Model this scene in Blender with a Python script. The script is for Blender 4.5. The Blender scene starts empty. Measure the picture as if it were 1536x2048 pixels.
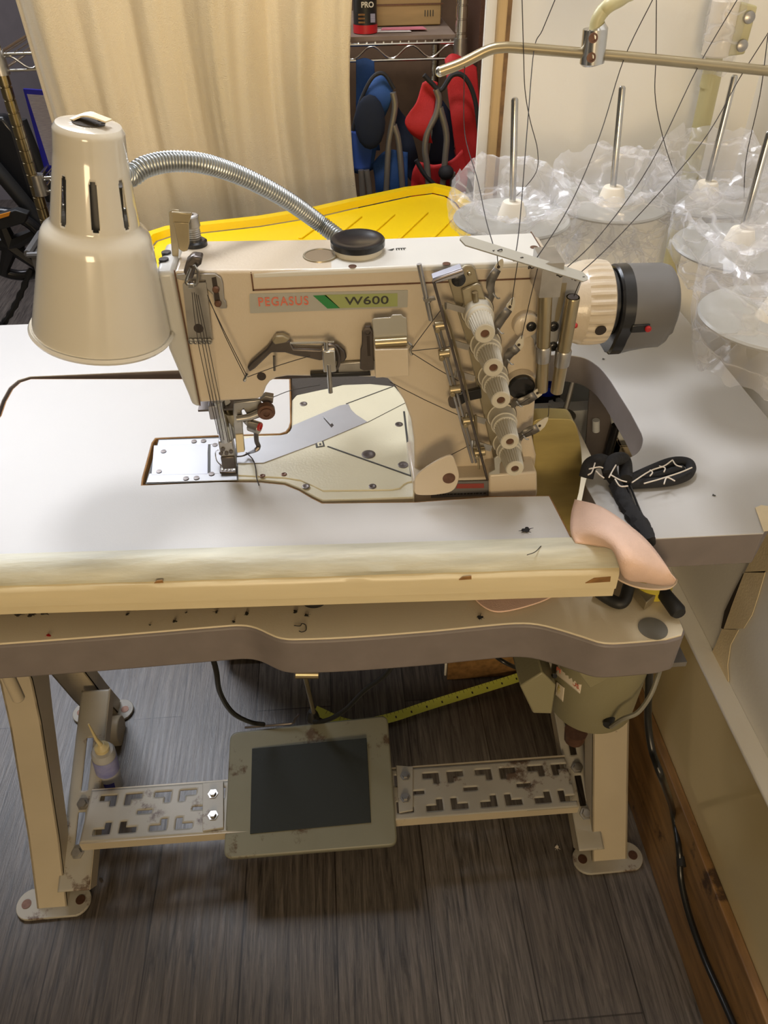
import bpy, bmesh, math, random
from mathutils import Vector, Matrix, noise
random.seed(7)
PI=math.pi
SC=bpy.context.scene; COL=SC.collection
# ------------------------------------------------------------ camera survey
F=1538.;CP=math.radians(40.35);CY=math.radians(3.66);CR=math.radians(-0.86);CH=1.35
fw=Vector((math.sin(CY)*math.cos(CP),math.cos(CY)*math.cos(CP),-math.sin(CP)))
rt=Vector((math.cos(CY),-math.sin(CY),0)); up=rt.cross(fw)
RT=math.cos(CR)*rt+math.sin(CR)*up; UP=-math.sin(CR)*rt+math.cos(CR)*up
EYE=Vector((0,0,CH))
def on(x,y,ax,v):
    d=fw+RT*((x-768)/F)-UP*((y-1024)/F); return EYE+d*((v-EYE[ax])/d[ax])
def Zp(x,y,z): return on(x,y,2,z)
def Yp(x,y,v): return on(x,y,1,v)
def Xp(x,y,v): return on(x,y,0,v)
def V(*a): return Vector(a)
# ------------------------------------------------------------ materials
MATS={}
def mat(name,col,rough=.5,metal=0,var=0,vscale=20,bump=0,bscale=200,spec=.5,col2=None,dirt=None,dscale=6,dth=.62,alpha=1,coat=0,trans=0,sheen=0,stretch=None,bstretch=None):
    m=bpy.data.materials.new(name); m.use_nodes=True; nt=m.node_tree; N=nt.nodes; L=nt.links
    b=N['Principled BSDF']
    b.inputs['Base Color'].default_value=(*col,1); b.inputs['Roughness'].default_value=rough; b.inputs['Metallic'].default_value=metal
    b.inputs['Specular IOR Level'].default_value=spec; b.inputs['Alpha'].default_value=alpha; b.inputs['Coat Weight'].default_value=coat
    b.inputs['Transmission Weight'].default_value=trans
    if sheen: b.inputs['Sheen Weight'].default_value=sheen
    tc=N.new('ShaderNodeTexCoord')
    def mapped(s):
        if not s: return tc.outputs['Object']
        mp=N.new('ShaderNodeMapping'); mp.inputs['Scale'].default_value=s; L.new(tc.outputs['Object'],mp.inputs['Vector']); return mp.outputs['Vector']
    cur=None
    if var or col2:
        n=N.new('ShaderNodeTexNoise'); n.inputs['Scale'].default_value=vscale; n.inputs['Detail'].default_value=5; L.new(mapped(stretch),n.inputs['Vector'])
        r=N.new('ShaderNodeValToRGB'); e=r.color_ramp.elements; c2=col2 or tuple(c*(1-var) for c in col); c1=col
        e[0].position=.3; e[1].position=.7; e[0].color=(*c2,1); e[1].color=(*c1,1)
        L.new(n.outputs['Fac'],r.inputs['Fac']); cur=r.outputs['Color']
    if dirt:
        n=N.new('ShaderNodeTexNoise'); n.inputs['Scale'].default_value=dscale; n.inputs['Detail'].default_value=9; n.inputs['Roughness'].default_value=.7; L.new(mapped(None),n.inputs['Vector'])
        r=N.new('ShaderNodeValToRGB'); r.color_ramp.elements[0].position=dth; r.color_ramp.elements[1].position=dth+.06
        L.new(n.outputs['Fac'],r.inputs['Fac'])
        mx=N.new('ShaderNodeMix'); mx.data_type='RGBA'; L.new(r.outputs['Color'],mx.inputs[0])
        if cur: L.new(cur,mx.inputs[6])
        else: mx.inputs[6].default_value=(*col,1)
        mx.inputs[7].default_value=(*dirt,1); cur=mx.outputs[2]
    if cur: L.new(cur,b.inputs['Base Color'])
    if bump:
        n=N.new('ShaderNodeTexNoise'); n.inputs['Scale'].default_value=bscale; n.inputs['Detail'].default_value=4; L.new(mapped(bstretch),n.inputs['Vector'])
        bp=N.new('ShaderNodeBump'); bp.inputs['Strength'].default_value=bump; bp.inputs['Distance'].default_value=.002
        L.new(n.outputs['Fac'],bp.inputs['Height']); L.new(bp.outputs['Normal'],b.inputs['Normal'])
    MATS[name]=m; return m
mat('machine_paint',(.60,.51,.385),.30,var=.06,vscale=9,bump=.12,bscale=420,dirt=(.40,.33,.24),dscale=22,dth=.74,coat=.2)
mat('bed_paint',(.66,.62,.46),.28,var=.08,vscale=12,bump=.1,bscale=420,dirt=(.12,.07,.03),dscale=120,dth=.69,coat=.2)
mat('face_paint',(.53,.52,.48),.32,var=.06,vscale=9,bump=.08,bscale=420)
mat('white_plastic',(.66,.64,.58),.35,var=.04)
mat('lamp_enamel',(.70,.65,.54),.16,var=.05,vscale=7,coat=.6)
mat('laminate',(.57,.555,.53),.42,var=.07,vscale=3.5,bump=.05,bscale=600,dirt=(.50,.46,.39),dscale=40,dth=.73)
mat('lower_laminate',(.76,.66,.47),.38,var=.12,vscale=5,bump=.05,bscale=600,dirt=(.40,.32,.2),dscale=26,dth=.70)
mat('edge_grey',(.205,.175,.165),.5,var=.12,vscale=40)
mat('cream_band',(.74,.63,.40),.36,var=.07,vscale=14,dirt=(.42,.36,.26),dscale=18,dth=.70,stretch=(1,6,6))
mat('band_padding',(.68,.66,.52),.5,var=.3,vscale=10,stretch=(1,8,8),bump=.5,bscale=40,bstretch=(1,4,4))
mat('chipboard',(.34,.17,.05),.8,var=.4,vscale=90,bump=.4)
mat('masking_tape',(.86,.72,.47),.55,var=.1,vscale=30,bump=.3,bscale=300)
mat('leg_paint',(.53,.455,.33),.4,var=.12,vscale=8,dirt=(.12,.06,.03),dscale=34,dth=.68)
mat('worn_plate',(.42,.39,.325),.45,var=.15,vscale=12,dirt=(.12,.075,.05),dscale=11,dth=.56)
mat('treadle_paint',(.215,.21,.155),.42,var=.1,vscale=10,dirt=(.09,.06,.035),dscale=12,dth=.56)
mat('rubber_mat',(.012,.016,.015),.6,bump=.2)
mat('steel',(.62,.61,.58),.24,1,var=.2,vscale=60)
mat('dull_steel',(.50,.48,.45),.36,1,var=.25,vscale=50)
mat('satin_plate',(.40,.40,.41),.42,.6,var=.08,vscale=30)
mat('guide_steel',(.30,.28,.25),.5,.8,var=.3,vscale=80)
mat('dark_steel',(.16,.14,.13),.35,.9,var=.3,vscale=50)
mat('bronze_tube',(.42,.35,.22),.32,.85,var=.15)
mat('khaki_plate',(.36,.31,.21),.36,.6,var=.12,vscale=30)
mat('brass_cover',(.50,.40,.15),.32,.35,var=.25,vscale=14,stretch=(1,1,4),dirt=(.16,.10,.03),dscale=12,dth=.62)
mat('black_plastic',(.014,.014,.015),.25)
mat('black_rubber',(.012,.012,.012),.55)
mat('cap_grey',(.15,.145,.14),.42,var=.05)
mat('knob_cream',(.56,.52,.42),.36,var=.04)
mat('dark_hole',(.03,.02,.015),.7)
mat('rust_screw',(.16,.08,.05),.45,.5,var=.3,vscale=200)
mat('glass_dark',(.03,.04,.06),.05,.0,coat=1)
mat('glass_brown',(.30,.24,.16),.06,.0,coat=1)
mat('plate_silver',(.46,.45,.40),.34,.4)
mat('olive_panel',(.30,.34,.12),.4)
mat('sign_green',(.02,.20,.05),.4)
mat('sign_red',(.62,.16,.10),.45)
mat('ink',(.03,.03,.025),.5)
mat('red_dim',(.26,.05,.04),.5)
mat('red_plastic',(.40,.02,.02),.3)
mat('thread',(.035,.03,.028),.8)
mat('curtain_cloth',(.90,.77,.53),.85,col2=(.82,.69,.46),vscale=3,stretch=(2,2,.6),bump=.6,bscale=500,sheen=.2)
mat('wall_cream',(.86,.84,.78),.42,var=.03,vscale=4,bump=.12,bscale=160)
mat('gloss_wall',(.60,.49,.27),.24,var=.07,vscale=4,bump=.10,bscale=50,coat=.3)
mat('wall_dark',(.24,.23,.27),.7,var=.1)
mat('closet_wall',(.24,.15,.09),.7,var=.2)
mat('wood_trim',(.62,.42,.19),.45,var=.18,vscale=12,stretch=(6,6,.5))
mat('wood_old',(.30,.16,.055),.42,var=.5,vscale=16,stretch=(5,.7,5),dirt=(.06,.03,.015),dscale=8,dth=.60)
mat('yellow_plastic',(.95,.66,.005),.35)
mat('tote_black',(.03,.03,.03),.5)
mat('leather_pink',(.88,.62,.49),.75,var=.08,vscale=60,bump=.25,bscale=700)
mat('leather_edge',(.80,.62,.46),.8)
mat('blue_cloth',(.015,.07,.23),.75,var=.3,vscale=12,bump=.3,bscale=400)
mat('blue_light_cloth',(.03,.09,.42),.7,var=.15)
mat('navy_cloth',(.006,.012,.03),.8)
mat('red_cloth',(.60,.02,.02),.7,var=.25,vscale=12,bump=.3,bscale=400)
mat('piping',(.02,.02,.022),.7)
mat('chair_tube',(.26,.24,.21),.4,.5)
mat('chrome',(.70,.68,.62),.18,1)
mat('brassy_post',(.48,.39,.22),.25,1,var=.2,vscale=30)
mat('cardboard',(.40,.22,.09),.75,var=.12)
mat('drawer_wood',(.45,.30,.12),.6,var=.25,vscale=14,stretch=(.6,4,4))
mat('shelf_board',(.25,.18,.13),.7,var=.2)
mat('can_black',(.02,.02,.02),.35)
mat('can_red',(.55,.015,.02),.4)
mat('paper',(.72,.68,.64),.6)
mat('paper_pink',(.55,.16,.20),.6)
mat('blue_frame',(.012,.012,.30),.35)
mat('print_grey',(.34,.33,.40),.6,col2=(.24,.23,.30),vscale=60,stretch=(1,1,10))
mat('tape_yellow',(.62,.66,.10),.4)
mat('cable_black',(.014,.014,.013),.3)
mat('cable_grey',(.20,.19,.15),.4)
mat('motor_olive',(.27,.245,.145),.42,var=.06,vscale=8,bump=.1,bscale=400)
mat('sticker_white',(.70,.62,.50),.5)
mat('sticker_yellow',(.55,.45,.04),.5)
mat('bottle_plastic',(.66,.66,.66),.3,trans=.35,var=.04)
mat('bottle_blue',(.20,.22,.52),.5,col2=(.36,.37,.62),vscale=50)
mat('bottle_ink',(.04,.04,.30),.5)
mat('nozzle',(.62,.52,.28),.4)
mat('cone_plastic',(.82,.75,.62),.4)
mat('disc_plastic',(.40,.39,.35),.35)
mat('pole_paint',(.55,.50,.27),.38,var=.08)
mat('black_fabric',(.018,.018,.020),.9,bump=.4,bscale=300)
mat('white_cord',(.70,.63,.54),.8)
mat('blue_plastic',(.01,.04,.62),.3)
mat('teal_thread',(.02,.36,.28),.6,bump=.3,bscale=900,bstretch=(1,1,9))
mat('black_thread',(.015,.013,.018),.7)
mat('bin_white',(.90,.93,.94),.4)
mat('felt_dark',(.05,.04,.03),.9,bump=.5)
mat('disc_grey',(.20,.19,.16),.35,var=.2)
mat('orange_plastic',(.75,.28,.02),.4)
mat('lavender_metal',(.36,.36,.40),.42,.7)
def gooseneck_mat():
    m=mat('gooseneck_steel',(.42,.44,.44),.32,1); return m
gooseneck_mat()
def film():
    m=bpy.data.materials.new('clear_film'); m.use_nodes=True; nt=m.node_tree;N=nt.nodes;L=nt.links
    b=N['Principled BSDF']; b.inputs['Base Color'].default_value=(.84,.84,.88,1); b.inputs['Roughness'].default_value=.14; b.inputs['Specular IOR Level'].default_value=1.0
    tc=N.new('ShaderNodeTexCoord'); mp=N.new('ShaderNodeMapping'); mp.inputs['Scale'].default_value=(1,1,2.0); L.new(tc.outputs['Object'],mp.inputs['Vector'])
    d=N.new('ShaderNodeTexNoise'); d.inputs['Scale'].default_value=22; d.inputs['Detail'].default_value=2; L.new(mp.outputs['Vector'],d.inputs['Vector'])
    va=N.new('ShaderNodeVectorMath'); va.operation='MULTIPLY_ADD'; va.inputs[1].default_value=(.05,.05,.05); L.new(d.outputs['Color'],va.inputs[0]); L.new(mp.outputs['Vector'],va.inputs[2])
    v=N.new('ShaderNodeTexVoronoi'); v.feature='DISTANCE_TO_EDGE'; v.inputs['Scale'].default_value=15; L.new(va.outputs[0],v.inputs['Vector'])
    v2=N.new('ShaderNodeTexVoronoi'); v2.inputs['Scale'].default_value=34; L.new(va.outputs[0],v2.inputs['Vector'])
    ad=N.new('ShaderNodeMath'); ad.operation='MULTIPLY_ADD'; ad.inputs[1].default_value=.25; L.new(v2.outputs['Distance'],ad.inputs[0]); L.new(v.outputs['Distance'],ad.inputs[2])
    bp=N.new('ShaderNodeBump'); bp.inputs['Strength'].default_value=.42; bp.inputs['Distance'].default_value=.012; L.new(ad.outputs[0],bp.inputs['Height']); L.new(bp.outputs['Normal'],b.inputs['Normal'])
    r=N.new('ShaderNodeMapRange'); r.inputs[1].default_value=0; r.inputs[2].default_value=.07; r.inputs[3].default_value=.46; r.inputs[4].default_value=.17
    L.new(v.outputs['Distance'],r.inputs[0]); L.new(r.outputs[0],b.inputs['Alpha'])
    MATS['clear_film']=m
film()
def floor_mat():
    m=bpy.data.materials.new('plank_floor'); m.use_nodes=True; nt=m.node_tree;N=nt.nodes;L=nt.links
    b=N['Principled BSDF']; b.inputs['Roughness'].default_value=.38; b.inputs['Specular IOR Level'].default_value=.8
    tc=N.new('ShaderNodeTexCoord'); mp=N.new('ShaderNodeMapping'); mp.inputs['Rotation'].default_value=(0,0,PI/2); mp.inputs['Location'].default_value=(.02,.055,0); L.new(tc.outputs['Object'],mp.inputs['Vector'])
    br=N.new('ShaderNodeTexBrick'); br.inputs['Scale'].default_value=1; br.inputs['Brick Width'].default_value=.95; br.inputs['Row Height'].default_value=.155; br.inputs['Mortar Size'].default_value=.0012; br.offset=.37; br.inputs['Mortar Smooth'].default_value=0; br.inputs['Bias'].default_value=0
    br.inputs['Color1'].default_value=(.100,.089,.080,1); br.inputs['Color2'].default_value=(.052,.042,.035,1); br.inputs['Mortar'].default_value=(.02,.015,.012,1)
    L.new(mp.outputs['Vector'],br.inputs['Vector'])
    m2=N.new('ShaderNodeMapping'); m2.inputs['Scale'].default_value=(60,3.2,1); L.new(tc.outputs['Object'],m2.inputs['Vector'])
    n=N.new('ShaderNodeTexNoise'); n.inputs['Scale'].default_value=2.2; n.inputs['Detail'].default_value=7; n.inputs['Roughness'].default_value=.72; n.inputs['Distortion'].default_value=.9; L.new(m2.outputs['Vector'],n.inputs['Vector'])
    r=N.new('ShaderNodeValToRGB'); r.color_ramp.elements[0].position=.34; r.color_ramp.elements[1].position=.68; r.color_ramp.elements[0].color=(.34,.32,.31,1); r.color_ramp.elements[1].color=(2.4,2.36,2.3,1); L.new(n.outputs['Fac'],r.inputs['Fac'])
    mx=N.new('ShaderNodeMix'); mx.data_type='RGBA'; mx.blend_type='MULTIPLY'; mx.inputs[0].default_value=1; L.new(br.outputs['Color'],mx.inputs[6]); L.new(r.outputs['Color'],mx.inputs[7]); L.new(mx.outputs[2],b.inputs['Base Color'])
    bp=N.new('ShaderNodeBump'); bp.inputs['Strength'].default_value=.35; bp.inputs['Distance'].default_value=.002; L.new(n.outputs['Fac'],bp.inputs['Height']); L.new(bp.outputs['Normal'],b.inputs['Normal'])
    MATS['plank_floor']=m
floor_mat()
# ------------------------------------------------------------ mesh helpers
def cat(pts,n=6,closed=False):
    pts=[Vector(p) for p in pts]
    if len(pts)<3: return pts
    out=[]; k=len(pts); rng=range(k if closed else k-1)
    for i in rng:
        p0=pts[(i-1)%k] if closed or i>0 else pts[0]*2-pts[1]
        p1=pts[i]; p2=pts[(i+1)%k]
        p3=pts[(i+2)%k] if closed or i+2<k else pts[-1]*2-pts[-2]
        for j in range(n):
            t=j/n; out.append(.5*((2*p1)+(p2-p0)*t+(2*p0-5*p1+4*p2-p3)*t*t+(3*p1-p0-3*p2+p3)*t**3))
    if not closed: out.append(pts[-1])
    return out
class MB:
    def __init__(s): s.v=[]; s.f=[]
    def add(s,v,f):
        o=len(s.v); s.v+=[Vector(p) for p in v]; s.f+=[tuple(i+o for i in q) for q in f]; return s
    def box(s,a,b):
        x0,y0,z0=(min(a[i],b[i]) for i in range(3)); x1,y1,z1=(max(a[i],b[i]) for i in range(3))
        return s.add([(x0,y0,z0),(x1,y0,z0),(x1,y1,z0),(x0,y1,z0),(x0,y0,z1),(x1,y0,z1),(x1,y1,z1),(x0,y1,z1)],[(3,2,1,0),(4,5,6,7),(0,1,5,4),(1,2,6,5),(2,3,7,6),(3,0,4,7)])
    def prism(s,pts,vec):
        n=len(pts); vec=Vector(vec); a=[Vector(p) for p in pts]
        return s.add(a+[p+vec for p in a],[tuple(range(n)),tuple(reversed(range(n,2*n)))]+[(i,i+n,(i+1)%n+n,(i+1)%n) for i in range(n)])
    def tube(s,path,r,n=8,cap=True,flat=None):
        P=[Vector(p) for p in path]; k=len(P); R=r if isinstance(r,(list,tuple)) else [r]*k
        t=(P[1]-P[0]).normalized(); a=t.orthogonal().normalized(); vs=[]
        for i in range(k):
            tn=(P[min(i+1,k-1)]-P[max(i-1,0)])
            if tn.length<1e-9: tn=t.copy()
            tn.normalize(); a=(a-tn*a.dot(tn))
            if a.length<1e-6: a=tn.orthogonal()
            a.normalize(); b=tn.cross(a)
            for j in range(n):
                q=2*PI*j/n; vs.append(P[i]+(a*math.cos(q)+b*math.sin(q))*R[i])
            t=tn
        fs=[(i*n+j,i*n+(j+1)%n,(i+1)*n+(j+1)%n,(i+1)*n+j) for i in range(k-1) for j in range(n)]
        if cap: fs+=[tuple(reversed(range(n))),tuple(range((k-1)*n,k*n))]
        return s.add(vs,fs)
    def lathe(s,o,ax,prof,n=32,cap=True,rim=None,skip=None):
        o=Vector(o); ax=Vector(ax).normalized(); a=(V(1,0,0) if abs(ax.x)<.7 else V(0,1,0)); a=(a-ax*a.dot(ax)).normalized(); b=ax.cross(a); vs=[]
        for i,(t,r) in enumerate(prof):
            for j in range(n):
                q=2*PI*j/n; rr=r*(rim(i,j) if rim else 1); vs.append(o+ax*t+(a*math.cos(q)+b*math.sin(q))*rr)
        k=len(prof)
        fs=[(i*n+j,i*n+(j+1)%n,(i+1)*n+(j+1)%n,(i+1)*n+j) for i in range(k-1) for j in range(n) if not (skip and skip(i,j))]
        if cap: fs+=[tuple(reversed(range(n))),tuple(range((k-1)*n,k*n))]
        return s.add(vs,fs)
    def cyl(s,a,b,r,n=20): 
        a=Vector(a);b=Vector(b); return s.lathe(a,b-a,[(0,r),((b-a).length,r)],n)
    def ball(s,c,r,n=12,sq=(1,1,1)):
        vs=[];k=n//2
        for i in range(k+1):
            ph=PI*i/k
            for j in range(n):
                q=2*PI*j/n; vs.append(V(c[0]+r*sq[0]*math.sin(ph)*math.cos(q),c[1]+r*sq[1]*math.sin(ph)*math.sin(q),c[2]+r*sq[2]*math.cos(ph)))
        return s.add(vs,[(i*n+j,(i+1)*n+j,(i+1)*n+(j+1)%n,i*n+(j+1)%n) for i in range(k) for j in range(n)])
    def grid(s,rows,closed=False):
        m=len(rows[0]); vs=[p for r in rows for p in r]; w=m if closed else m-1
        return s.add(vs,[(i*m+j,i*m+(j+1)%m,(i+1)*m+(j+1)%m,(i+1)*m+j) for i in range(len(rows)-1) for j in range(w)])
    def ribbon(s,path,w,side,th=.0006):
        side=Vector(side).normalized(); P=[Vector(p) for p in path]; W=w if isinstance(w,(list,tuple)) else [w]*len(P)
        rows=[]
        for i,p in enumerate(P):
            t=(P[min(i+1,len(P)-1)]-P[max(i-1,0)]).normalized(); sd=(side-t*side.dot(t)).normalized(); nn=t.cross(sd)*th*.5; h=sd*W[i]*.5
            rows.append([p-h-nn,p+h-nn,p+h+nn,p-h+nn])
        s.grid(rows,True); k=len(s.v)-4*len(P); s.f+=[(k+3,k+2,k+1,k),(k+4*len(P)-4,k+4*len(P)-3,k+4*len(P)-2,k+4*len(P)-1)]
        return s
    def build(s,name,m,parent=None,bevel=0,seg=2,solid=0,sub=0,ang=38,weld=False):
        o0=parent['wo'] if parent is not None else None
        off=Vector(o0) if o0 is not None else V(0,0,0)
        me=bpy.data.meshes.new(name); me.from_pydata([tuple(p-off) for p in s.v],[],s.f); me.update()
        bm=bmesh.new(); bm.from_mesh(me)
        if weld: bmesh.ops.remove_doubles(bm,verts=bm.verts,dist=1e-5)
        bmesh.ops.recalc_face_normals(bm,faces=bm.faces); bm.to_mesh(me); bm.free()
        me.materials.append(MATS[m])
        for p in me.polygons: p.use_smooth=True
        me.set_sharp_from_angle(angle=math.radians(ang))
        o=bpy.data.objects.new(name,me); COL.objects.link(o)
        if parent is not None: o.parent=parent; o['wo']=tuple(off)
        else: o['wo']=(0,0,0)
        if solid:
            md=o.modifiers.new('solid','SOLIDIFY'); md.thickness=solid; md.offset=0
        if sub:
            md=o.modifiers.new('sub','SUBSURF'); md.levels=sub; md.render_levels=sub
        if bevel:
            md=o.modifiers.new('bevel','BEVEL'); md.width=bevel; md.segments=seg; md.limit_method='ANGLE'; md.angle_limit=math.radians(40); md.harden_normals=False
        return o
def tag(o,label=None,catg=None,group=None,kind=None):
    if label: o['label']=label
    if catg: o['category']=catg
    if group: o['group']=group
    if kind: o['kind']=kind
    return o
def thing(name,loc,label,catg,group=None):
    o=bpy.data.objects.new(name,None); COL.objects.link(o); o.location=loc; o.empty_display_size=.02; o['wo']=tuple(loc); return tag(o,label,catg,group)
def struct(o): o['kind']='structure'; return o
def PY(pts,y): return [Yp(a,b,y) for a,b in pts]
def PZ(pts,z): return [Zp(a,b,z) for a,b in pts]
def plate(pts,y,th,name,m,parent,bevel=.0006,label=None):
    """sheet cut to an outline in the plane facing the front of the machine"""
    o=MB().prism(PY(pts,y),(0,th,0)).build(name,m,parent,bevel=bevel)
    if label:o['label']=label
    return o
def letters(txt,size,loc,rx,rz,m,parent,name='lettering',ext=.0002,sx=1,spacing=1,bold=0,M=None):
    cu=bpy.data.curves.new('t','FONT'); cu.body=txt; cu.size=size; cu.extrude=ext; cu.align_x='CENTER'; cu.align_y='CENTER'; cu.space_character=spacing; cu.offset=bold
    t=bpy.data.objects.new('t',cu); COL.objects.link(t); bpy.context.view_layer.update()
    me=bpy.data.meshes.new_from_object(t.evaluated_get(bpy.context.evaluated_depsgraph_get())); bpy.data.objects.remove(t); bpy.data.curves.remove(cu)
    T=M if M is not None else Matrix.Translation(Vector(loc))@Matrix.Rotation(rz,4,'Z')@Matrix.Rotation(rx,4,'X')@Matrix.Diagonal((sx,1,1,1))
    me.transform(T); me.transform(Matrix.Translation(-Vector(parent['wo']))); me.materials.clear(); me.materials.append(MATS[m])
    o=bpy.data.objects.new(name,me); COL.objects.link(o); o.parent=parent; o['wo']=parent['wo']; return o
def frameM(o,ux,uy):
    ux=Vector(ux).normalized(); uy=Vector(uy); uy=(uy-ux*uy.dot(ux)).normalized(); n=ux.cross(uy)
    return Matrix(((ux.x,uy.x,n.x,o[0]),(ux.y,uy.y,n.y,o[1]),(ux.z,uy.z,n.z,o[2]),(0,0,0,1)))
# ============================================================ THE ROOM
def struct_box(name,m,a,b,bev=0): return struct(MB().box(a,b).build(name,m,None,bevel=bev))
struct_box('floor','plank_floor',(-3.2,-1.6,-.05),(1.2,4.6,0))
TRX=Yp(985,300,1.03).x
struct_box('wall_right_lower','gloss_wall',(.510,-1.6,0),(.60,1.03,.436),.004)
struct_box('wall_right','wall_cream',(.536,-1.6,.436),(.70,1.085,2.5))
struct_box('wall_back','wall_cream',(TRX+.002,1.03,0),(.536,1.085,2.5))
struct_box('trim_1','wood_trim',(TRX-.007,1.02,0),(TRX+.0035,1.034,2.5),.002)
struct_box('trim_2','wall_cream',(TRX-.020,1.028,0),(TRX-.007,1.036,2.5),.001)
struct_box('trim_shadow','wood_old',(TRX+.0035,1.024,0),(TRX+.009,1.034,2.5))  # narrow dark strip painted in for the shadow beside the trim
struct_box('trim_4','wall_cream',(.506,-1.6,.436),(.537,1.03,.441),.002)
struct_box('wall_closet_side','closet_wall',(.47,1.085,0),(.50,2.5,2.5))
struct_box('baseboard_right','wood_old',(.495,-1.6,0),(.510,1.03,.217),.002)
struct_box('baseboard_back','wood_old',(TRX-.016,1.016,0),(.51,1.03,.217),.002)
struct_box('wall_closet','closet_wall',(-.75,2.46,0),(.50,2.5,2.5))
struct_box('wall_far','wall_dark',(-3.2,4.3,0),(1.2,4.4,2.5))
struct_box('ceiling','wall_cream',(-3.2,-1.6,2.5),(1.2,4.6,2.56))
# ============================================================ STAND AND LOWER TABLE
st=thing('sewing_table',(-.03,.68,0),'cream painted industrial sewing table with scalloped front edge, lower than the white worktop','table')
lowpx=[(-260,1306),(0,1290),(240,1272),(430,1256),(480,1253),(510,1258),(545,1274),(568,1280),(600,1281),(700,1277),(860,1265),(960,1255),(1030,1249),(1075,1251),(1120,1262),(1165,1276),(1210,1289),(1270,1287),(1335,1281)]
front=[Zp(x,y,.76) for x,y in lowpx]
lp=cat(front,3)
corner=[V(.326,.478,.76),V(.331,.486,.76),V(.332,.50,.76),V(.326,.545,.76),V(.321,.70,.76),V(.321,.865,.76),V(.316,.878,.76),V(.303,.884,.76)]
poly=lp+corner+[V(-.62,.90,.76)]
TH=.052
MB().prism([p-V(0,0,.0015) for p in poly],(0,0,-TH)).build('tabletop',"edge_grey",st,bevel=.003)
def inset(poly,d):
    n=len(poly); out=[]
    for i in range(n):
        a=(poly[i]-poly[i-1]).normalized(); b=(poly[(i+1)%n]-poly[i]).normalized()
        na=V(-a.y,a.x,0); nb=V(-b.y,b.x,0); m=(na+nb); m=m.normalized() if m.length>1e-6 else na
        out.append(poly[i]+m*d/max(.5,m.dot(na)))
    return out
tag(MB().prism([p+V(0,0,.0) for p in inset(poly,.002)],(0,0,-.003)).build('laminate_top','lower_laminate',st,bevel=.0008),'tan laminate top surface')
# legs : steel channels
def leg(X0,X1,path,w,name='leg',mt='leg_paint'):
    m=MB(); n=len(path); off=[]
    for i,(y,z) in enumerate(path):
        a=V(0,*path[max(i-1,0)]); b=V(0,*path[min(i+1,n-1)]); t=(b-a).normalized(); nn=V(0,-t.z,t.y) ; 
        if nn.y>0: nn=-nn
        off.append(nn)
    ws=w if isinstance(w,list) else [w]*n
    f=[V(X0,y,z)for y,z in path]; 
    # front web
    rows=[[V(X0,y,z),V(X1,y,z),V(X1,y,z)-off[i]*.003,V(X0,y,z)-off[i]*.003] for i,(y,z) in enumerate(path)]
    m.grid(rows,True)
    for X,d in ((X0,.003),(X1,-.003)):
        rows=[[V(X,y,z),V(X+d,y,z),V(X+d,y,z)-off[i]*ws[i],V(X,y,z)-off[i]*ws[i]] for i,(y,z) in enumerate(path)]
        m.grid(rows,True)
    return m.build(name,mt,st,weld=False)
leg(-.558,-.508,[(.595,.002),(.665,.115),(.76,.295),(.79,.37),(.80,.48),(.80,.706)],[.035,.04,.05,.07,.09,.09])
leg(.395,.457,[(.600,.002),(.665,.115),(.76,.285),(.79,.37),(.80,.48),(.80,.706)],[.035,.04,.05,.07,.09,.09])
leg(-.556,-.496,[(.985,.002),(.955,.10),(.925,.215),(.90,.34),(.885,.48),(.87,.706)],.03)
leg(.395,.455,[(.985,.002),(.955,.10),(.925,.215),(.90,.34),(.885,.48),(.87,.706)],.03)
for x,y in ((-.533,.607),(.424,.608),(-.528,.992),(.425,.992)):
    m=MB(); pts=[]
    for k in range(24):
        q=2*PI*k/24; pts.append(V(x+(.036 if math.cos(q)>0 else -.036)+.026*math.cos(q),y+.026*math.sin(q),.001))
    m.prism(pts,(0,0,.006)); fp=m.build('foot_plate','worn_plate',st,bevel=.001)
    for sx in (-1,1): MB().cyl((x+sx*.045,y,.0071),(x+sx*.045,y,.0078),.008,16).build('bolt_hole','rust_screw',fp)
    if (x<0 and y>.9): MB().cyl((x+.035,y-.06,.02),(x+.052,y-.06,.02),.03,24).build('caster','leg_paint',st,bevel=.002)
def holed(nx,ny,cell,mask,orig,ux,uy,th,name,mt,parent,**k):
    m=MB(); vs=[]; 
    for j in range(ny+1):
        for i in range(nx+1): vs.append(Vector(orig)+Vector(ux)*(i*cell)+Vector(uy)*(j*cell))
    m.add(vs,[(j*(nx+1)+i,j*(nx+1)+i+1,(j+1)*(nx+1)+i+1,(j+1)*(nx+1)+i) for j in range(ny) for i in range(nx) if not mask(i,j)])
    o=m.build(name,mt,parent,solid=th); return o
# slotted side braces
def brace(x0,x1,name='side_brace'):
    a=V(0,.605,.045); b=V(0,.925,.165); u=(b-a).normalized(); L=(b-a).length; c=.004; nx=int((x1-x0)/c); ny=int(L/c)
    def mk(i,j):
        t=j/ny; return abs(i-nx/2+.5)<1.6 and (.20<t<.36 or .46<t<.74)
    o=holed(nx,ny,c,mk,(x0,a.y,a.z),(1,0,0),tuple(u),.003,name,'worn_plate',st)
    m=MB()
    for X in (x0,x1):
        m.prism([V(X,a.y,a.z),V(X,b.y,b.z),V(X,b.y,b.z-.028),V(X,a.y+.02,a.z-.028)],(.002 if X==x0 else -.002,0,0))
    m.build('brace_flange','leg_paint',o)
    for t in (.17,.40):
        p=a+u*L*t; xc=(x0+x1)/2; m=MB(); m.lathe((xc,p.y,p.z+.002),(0,-.35,.94),[(0,.011),(.002,.011),(.0021,.0075),(.009,.007)],6); m.build('bolt','dull_steel',o)
brace(-.515,-.462); brace(.366,.412)
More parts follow.
